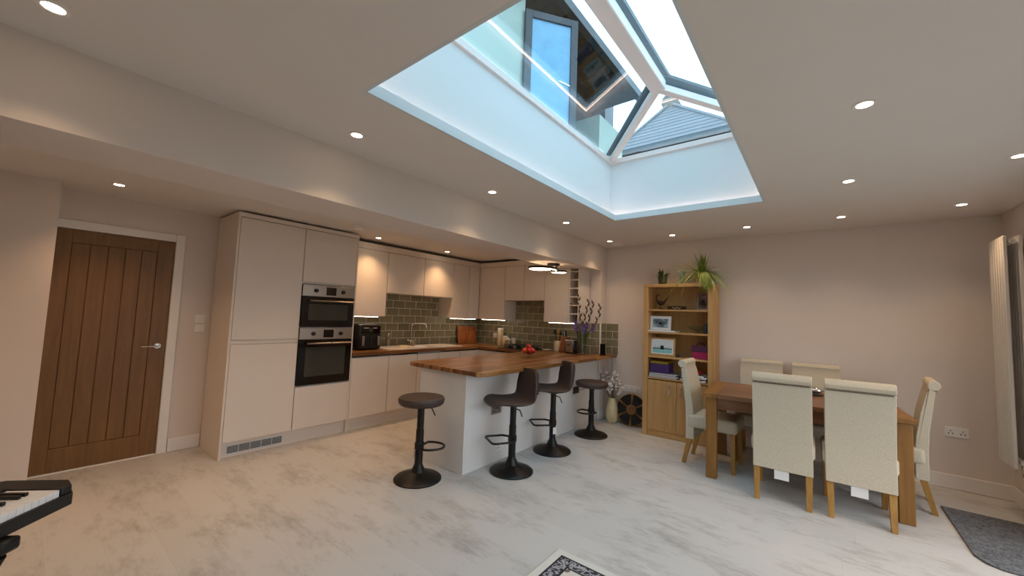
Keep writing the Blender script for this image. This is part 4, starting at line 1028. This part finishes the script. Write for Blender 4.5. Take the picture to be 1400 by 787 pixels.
q = MB().ball((0,0,0), .06, 16, 8, .45); q.v = [(5.21+a*.9, 1.19+b*1.1, cur+.028+c_) for a,b,c_ in q.v]
single('red_cloth_bundle', 'small red cloth bundle on the magazine pile', 'cloth', q, 'red_cloth')

# on top of the bookcase
def fern(name, label, x, y, z, pot_r, pot_h):
    t = thing(name, label, 'plant', (x, y, z))
    obj('pot', MB().lathe([(pot_r*.78,z),(pot_r,z+pot_h),(pot_r*.93,z+pot_h),(pot_r*.9,z+pot_h-.02),(.001,z+pot_h-.02)], (x,y,0), 24), 'olive_pot', t); obj('soil', MB().lathe([(pot_r*.88,z+pot_h-.022),(.001,z+pot_h-.012)], (x,y,0), 20), 'soil', t)
    lf = MB()
    for i in range(46):
        a = R.uniform(0, 6.28); l = R.uniform(.06,.13); e = R.uniform(.2,1.2); d_ = Vector((math.cos(a)*math.cos(e), math.sin(a)*math.cos(e), math.sin(e)))
        o_ = Vector((x,y,z+pot_h-.015)) + Vector((math.cos(a),math.sin(a),0))*R.uniform(0,.03)
        lf.blade([o_, o_+d_*l*.5+Vector((0,0,.01)), o_+d_*l], R.uniform(.02,.034))
    obj('foliage', lf, 'green_leaf', t, kind='stuff')
fern('potted_succulent', 'small dark green plant in an olive pot on the bookcase', 5.24, 1.62, BT, .062, .115)
def spider(x, y, z):
    t = thing('spider_plant', 'large trailing spider plant on the right of the bookcase top', 'plant', (x, y, z))
    obj('pot', MB().lathe([(.06,z),(.085,z+.13),(.09,z+.135),(.08,z+.135),(.075,z+.11),(.001,z+.11)], (x,y,0), 24), 'cream_ceramic', t)
    lf = MB()
    for i in range(230):
        a = R.uniform(0, 6.28); e = R.uniform(.35,1.45); l = R.uniform(.18,.36); dr = R.uniform(.15,.55)
        if R.random() < .12: e = R.uniform(1.1, 1.5); dr = .05
        if R.random() < .10: l = R.uniform(.38,.5); e = R.uniform(.2,.5)
        d_ = Vector((math.cos(a)*math.cos(e)*.75, math.sin(a)*math.cos(e), math.sin(e))); o_ = Vector((x,y,z+.12)); pts = []
        for k in range(7):
            u = k/6; q = o_ + d_*l*u; q.z -= dr*l*2.6*u*u
            q.x = min(q.x, XF-.012)
            if q.x > BX-.03 and BR-.03 < q.y < BL+.03: q.z = max(q.z, z+.006)
            pts.append(q)
        lf.blade(pts, R.uniform(.012,.020))
    obj('foliage', lf, 'spider_leaf', t, kind='stuff')
    sh = MB()
    for i in range(26):
        a = R.uniform(-.7,.7); o_ = Vector((BX-.05, y-.09+R.uniform(-.06,.06), z+.05)); ln = R.uniform(.06,.2)
        st = Vector((x-.1, y-.04, z+.14)); pts = [st, (st+o_)/2+Vector((0,0,.03)), o_, o_+Vector((-.015+R.uniform(-.02,.01), a*.05, -ln*.6)), o_+Vector((-.02+R.uniform(-.02,.01), a*.12, -ln))]
        sh.blade(pts, .010, (1,0,.1))
    obj('trailing_shoot', sh, 'spider_leaf', t, kind='stuff')
spider(5.25, 1.14, BT)
t = thing('glass_ornament', 'green glass fluted ornament between the two plants', 'ornament', (5.22, 1.37, BT), 0, local=True)
obj('base', B(-.03,.03,-.05,.05,0,.02), 'clear_glass', t, bevel=.004)
plain('green_glass', (96,140,120), .15, var=.2)
for s_ in (-1, 1): obj('flute', MB().tube([(0,s_*.012,.02),(0,s_*.016,.10),(0,s_*.03,.16),(0,s_*.05,.175)], [.008,.009,.012,.004], 10), 'green_glass', t)

# ------------------------------------------------------------------ corner by the pier
vx, vy = 5.33, 2.33
t = thing('floor_vase', 'cream pottery vase standing on the floor in the corner', 'vase', (vx, vy, 0))
obj('body', MB().lathe([(.055,0),(.075,.03),(.082,.12),(.078,.2),(.060,.27),(.052,.30),(.062,.345),(.056,.345),(.046,.30),(.054,.27),(.001,.25)], (vx,vy,0), 32), 'cream_ceramic', t)
for i in range(13):
    a = R.uniform(0,6.28); sp = R.uniform(.05,.19); hh = R.uniform(.48,.74)
    dx, dy = math.cos(a)*sp*.6, math.sin(a)*sp
    dx = min(dx, .12)
    g_ = obj('flower_stem', MB().tube([(vx+dx*.12,vy+dy*.12,.26),(vx+dx*.3,vy+dy*.3,.36),(vx+dx,vy+dy,hh)], .003, 6), 'bud_brown', t)
    fm = MB()
    for k in range(4):
        u = .55+.45*k/3; p_ = Vector((vx+dx*u+R.uniform(-.025,.02), vy+dy*u+R.uniform(-.025,.025), .30+(hh-.30)*u))
        p_.x = min(p_.x, XF-.05)
        fm.ball(p_, R.uniform(.018,.032), 8, 6, .85)
    obj('blossom', fm, 'petal_white', g_)
    lf = MB()
    for k in range(3):
        u = R.uniform(.4,.9); p_ = Vector((vx+dx*u, vy+dy*u, .30+(hh-.30)*u)); d_ = Vector((R.uniform(-1,.3), R.uniform(-1,1), R.uniform(-.3,.8))).normalized()*.05
        lf.blade([p_, p_+d_*.5, p_+d_], .018)
    obj('leaf', lf, 'bud_brown', g_)
# wobble board leaning on the wall
t = thing('balance_board', 'round black balance board with wooden spokes leaning on the wall', 'balance board', (5.36, 2.06, .0), 0, local=True)
lean = D_(-14+28); r_ = .215
def wb(mb): return mb.xf(loc=(-.045,0,.004), ry=D_(11))
obj('disc', wb(MB().lathe([(r_-.004,-.010),(r_,-.006),(r_,.010),(.001,.010)], (0,0,r_), 48, 'x')), 'oak_leg', t)
for i in range(6):
    a0, a1 = D_(i*60+4.5-90), D_(i*60+60-4.5-90)
    pin, po = .070, r_-.010
    pl_ = [(po*math.cos(a0+(a1-a0)*k/8), po*math.sin(a0+(a1-a0)*k/8)) for k in range(9)] + [(pin*math.cos(a1-(a1-a0)*k/4), pin*math.sin(a1-(a1-a0)*k/4)) for k in range(5)]
    obj('grip_pad', wb(MB().prism([(a, b+r_) for a,b in pl_], -.014, -.009, 'x')), 'black_plastic', t)
obj('face_disc', wb(MB().lathe([(.195,-.0102),(.001,-.0102)], (0,0,r_), 40, 'x')), 'oak_leg', t)
obj('hub', wb(MB().lathe([(.001,-.016),(.052,-.016),(.056,-.010)], (0,0,r_), 32, 'x')), 'copper', t)
obj('hub_mark', wb(MB().tube([(-.0165,.028*math.cos(a*.3142),r_+.028*math.sin(a*.3142)) for a in range(20)], .004, 6, closed=True)), 'bud_brown', t)
socket('double_socket', 'white double socket low on the far wall above the balance board', (XF, 2.15, .475), '-x', w=.15)
socket('single_socket', 'white blank plate beside the double socket left of the bookcase', (XF, 2.03, .475), '-x', w=.09, n=1)
socket('double_socket', 'white double socket on the far wall right of the dining table', (XF, -.985, .52), '-x', w=.155, h=.09)
t = thing('light_switch', 'white light switch plate between door and fridge cabinet', 'switch', (1.17, YK, 1.25))
obj('plate', B(1.130, 1.216, YK-.008, YK, 1.255, 1.345), 'white_plastic', t, bevel=.003); obj('rocker', B(1.150,1.165,YK-.011,YK-.008,1.285,1.315), 'white_plastic', t); obj('rocker', B(1.180,1.195,YK-.011,YK-.008,1.285,1.315), 'white_plastic', t)
single('thermostat', 'small white control plate under the light switch', 'switch', B(1.130, 1.216, YK-.008, YK, 1.165, 1.245), 'white_plastic', bevel=.003)

# ------------------------------------------------------------------ dining table and chairs
TH = .785
t = thing('dining_table', 'rectangular oak dining table with square legs', 'table', (4.645, .195, 0), D_(4), local=True)
hx, hy = .475, .725
for s_ in (-1, 1): obj('end_board', B(-hx, hx, s_*hy-(.115 if s_ > 0 else 0), s_*hy+(.115 if s_ < 0 else 0), TH-.04, TH), 'oak_table_leg', t, bevel=.004)
for i in range(3):
    a = -hx + i*2*hx/3; obj('plank', B(a+.0008, a+2*hx/3-.0008, -hy+.116, hy-.116, TH-.04, TH), 'oak_table', t, bevel=.002)
for sx_ in (-1, 1):
    for sy_ in (-1, 1):
        cx_, cy2 = sx_*(hx-.065), sy_*(hy-.065); obj('leg', B(cx_-.045, cx_+.045, cy2-.045, cy2+.045, 0, TH-.04), 'oak_table_leg', t, bevel=.004)
for s_ in (-1, 1):
    obj('apron', B(s_*(hx-.065)-.012, s_*(hx-.065)+.012, -hy+.112, hy-.112, TH-.145, TH-.04), 'oak_table', t); obj('apron', B(-hx+.112, hx-.112, s_*(hy-.065)-.012, s_*(hy-.065)+.012, TH-.145, TH-.04), 'oak_table', t)

def make_chair(label):
    t = thing('dining_chair', label, 'chair', (0,0,0), 0, group='dining chairs around the table', local=True)
    hw = .205
    # chair faces +x; back leans towards -x with a scrolled top
    seat = B(-.01, .44, -.22, .22, .375, .505); obj('seat', seat, 'linen', t, bevel=.03, seg=4)
    prof = [(.050,.255),(.050,.45),(.040,.60),(.012,.78),(-.022,.93),(-.040,.985)]
    roll = [(-.072+.040*math.cos(math.radians(a)), 1.012+.040*math.sin(math.radians(a))) for a in (10,45,80,115,150,185,220,255,290)]
    outer = [(-.078,.962),(-.075,.93),(-.055,.78),(-.035,.62),(-.028,.45),(-.030,.255)]
    poly = prof + roll + outer
    b_ = obj('backrest', MB().prism(poly, -hw, hw, 'y'), 'linen', t, bevel=.012, seg=3)
    obj('piping', MB().tube([(-.083,-hw+.015,.967),(-.084,hw-.015,.967)], .004, 6), 'stitching', b_)
    for s_ in (-1, 1):
        def leg(p0, p1, w0, w1):
            vs = [(p0[0]+a*w0/2,p0[1]+b*w0/2,p0[2]) for a,b in ((-1,-1),(1,-1),(1,1),(-1,1))] + [(p1[0]+a*w1/2,p1[1]+b*w1/2,p1[2]) for a,b in ((-1,-1),(1,-1),(1,1),(-1,1))]
            return MB().add(vs, [(3,2,1,0),(4,5,6,7),(0,1,5,4),(1,2,6,5),(2,3,7,6),(3,0,4,7)])
        obj('leg', leg((-.055,s_*.175,0),(.01,s_*.178,.27),.034,.046), 'oak_leg', t, bevel=.002)
        obj('leg', leg((.405,s_*.185,0),(.40,s_*.185,.385),.034,.046), 'oak_leg', t, bevel=.002)
    return t
ch0 = make_chair('near left dining chair seen from behind, with a white paper label hanging underneath')
ch0.location = (4.03, .262, 0); ch0.rotation_euler.z = D_(1)
def care(root): obj('care_label', MB().box(-.001,.001,-.045,.055,0,.085).xf(loc=(-.012,.0,.178), ry=D_(-4)), 'paper', root)
c2_ = dup(ch0, (4.055, -.222, 0), D_(2), 'near right dining chair seen from behind, with a white paper label hanging underneath')
dup(ch0, (4.585, 1.075, 0), D_(-91), 'dining chair at the table end beside the bookcase')
dup(ch0, (4.80, -.655, 0), D_(86), 'dining chair at the table end nearest the radiator')
dup(ch0, (5.285, .535, 0), D_(182), 'dining chair against the far wall, the one nearer the bookcase')
dup(ch0, (5.285, .045, 0), D_(180), 'dining chair against the far wall, the one nearer the radiator')
care(ch0); care(c2_)
# centrepiece
t = thing('table_centrepiece', 'small silver and gold bird ornament on the dining table', 'ornament', (4.88, .045, TH), 0, local=True)
obj('dish', MB().lathe([(.05,0),(.07,.012),(.066,.014),(.04,.004)], seg=24), 'dark_grey', t)
q = MB().ball((0,0,0), .04, 16, 10, .75); q.v = [(a, b*1.5, c_+.048) for a,b,c_ in q.v]; obj('body', q, 'chrome', t)
obj('neck', MB().tube([(0,.05,.055),(0,.085,.09),(0,.08,.12),(0,.06,.125)], [.016,.012,.010,.004], 8), 'copper', t); obj('tail', MB().tube([(0,-.05,.05),(0,-.12,.065)], [.016,.003], 8), 'chrome', t)

# ------------------------------------------------------------------ radiator, mat, rug, keyboard
t = thing('vertical_radiator', 'tall white double column radiator on the right wall', 'radiator', (5.0, -1.22, .4))
rx0, rx1, rz0, rz1 = 4.87, 5.20, .41, 2.24
n = 6; w = (rx1-rx0)/n; s0 = None
for i in range(n):
    for y0 in (-1.19, -1.27):
        if s0 is None: s0 = obj('column', B(rx0+.002, rx0+w-.002, -1.19, -1.165, rz0, rz1), 'radiator_paint', t, bevel=.006)
        else: share(s0, (i*w, y0+1.19, 0), t)
for z in (rz0+.05, rz1-.05): obj('header_pipe', MB().tube([(rx0-.01,-1.217,z),(rx1+.01,-1.217,z)], .018, 14), 'radiator_paint', t)
obj('bracket', MB().box(4.93,4.96,-1.318,-1.27,2.0,2.05).box(5.11,5.14,-1.318,-1.27,2.0,2.05).box(4.93,4.96,-1.318,-1.27,.6,.65).box(5.11,5.14,-1.318,-1.27,.6,.65), 'radiator_paint', t)
obj('valve', MB().tube([(4.89,-1.217,rz0+.04),(4.89,-1.217,rz0-.05),(4.89,-1.30,rz0-.06)], .011, 10), 'chrome', t)
single('door_mat', 'dark grey speckled door mat on the floor at the right edge', 'mat', MB().prism([(4.87,-.765),(3.98,-.765),(3.90,-.80),(3.86,-.86),(3.86,-1.29),(4.87,-1.29)], .0, .012), 'mat_grey', bevel=.004)
rg = single('patterned_rug', 'cream rug with black and white floral border at the bottom edge', 'rug', B(2.22-1.2, 2.22, 1.305-1.7, 1.305, 0, .007), 'rug_print', bevel=.002)

KX, KY = .212, 2.17
def keyboard():
    t = thing('piano_keyboard', 'black electric piano keyboard with white keys at the left edge', 'keyboard', (KX, KY, .70), D_(46), local=True)
    L = 1.36
    # local: +x is the far (treble) end, +y points away from the player; origin = treble front corner
    obj('body', MB().prism([(0,.05),(-.05,-.0),(-L,-.0),(-L,.30),(-.035,.30),(0,.25)], .012, .055), 'piano_black', t, bevel=.004)
    obj('end_cheek', MB().prism([(-.004,.055),(-.05,.006),(-.085,.006),(-.085,.30),(-.035,.30),(-.004,.25)], .055, .082), 'piano_black', t, bevel=.004)
    obj('control_panel', B(-L, -.085, .175, .30, .055, .086), 'piano_black', t, bevel=.004)
    ks = None; kw = .0226
    for i in range(52):
        x = -.087 - (i+1)*kw
        if ks is None: ks = obj('white_key', B(x+.0006, x+kw-.0006, .012, .172, .040, .078), 'key_white', t, bevel=.001); x_ = x
        else: share(ks, (x-x_, 0, 0), t)
    bs = None
    for i in range(51):
        if (i % 7) in (0, 3): continue
        x = -.087 - (i+1)*kw
        if bs is None: bs = obj('black_key', B(x-.006, x+.006, .070, .172, .078, .090), 'key_black', t, bevel=.002); xb = x
        else: share(bs, (x-xb, 0, 0), t)
    st = thing('keyboard_stand', 'black stand supporting the piano keyboard', 'stand', (KX, KY, 0), D_(46), local=True)
    for x in (-.27, -1.11): obj('arm', B(x-.03, x+.03, -.03, .34, .670, .711), 'black_metal', st, bevel=.01)
    for x in (-.27, -1.11):
        for a, b in ((.0,.30),(.30,.0)): obj('leg', MB().tube([(x,a,.66),(x,b,.02)], .016, 10), 'black_metal', st)
        obj('foot', MB().tube([(x,-.03,.018),(x,.33,.018)], .018, 10), 'black_metal', st)
    obj('cross_bar', MB().tube([(-.27,.15,.34),(-1.11,.15,.34)], .014, 10), 'black_metal', st)
keyboard()
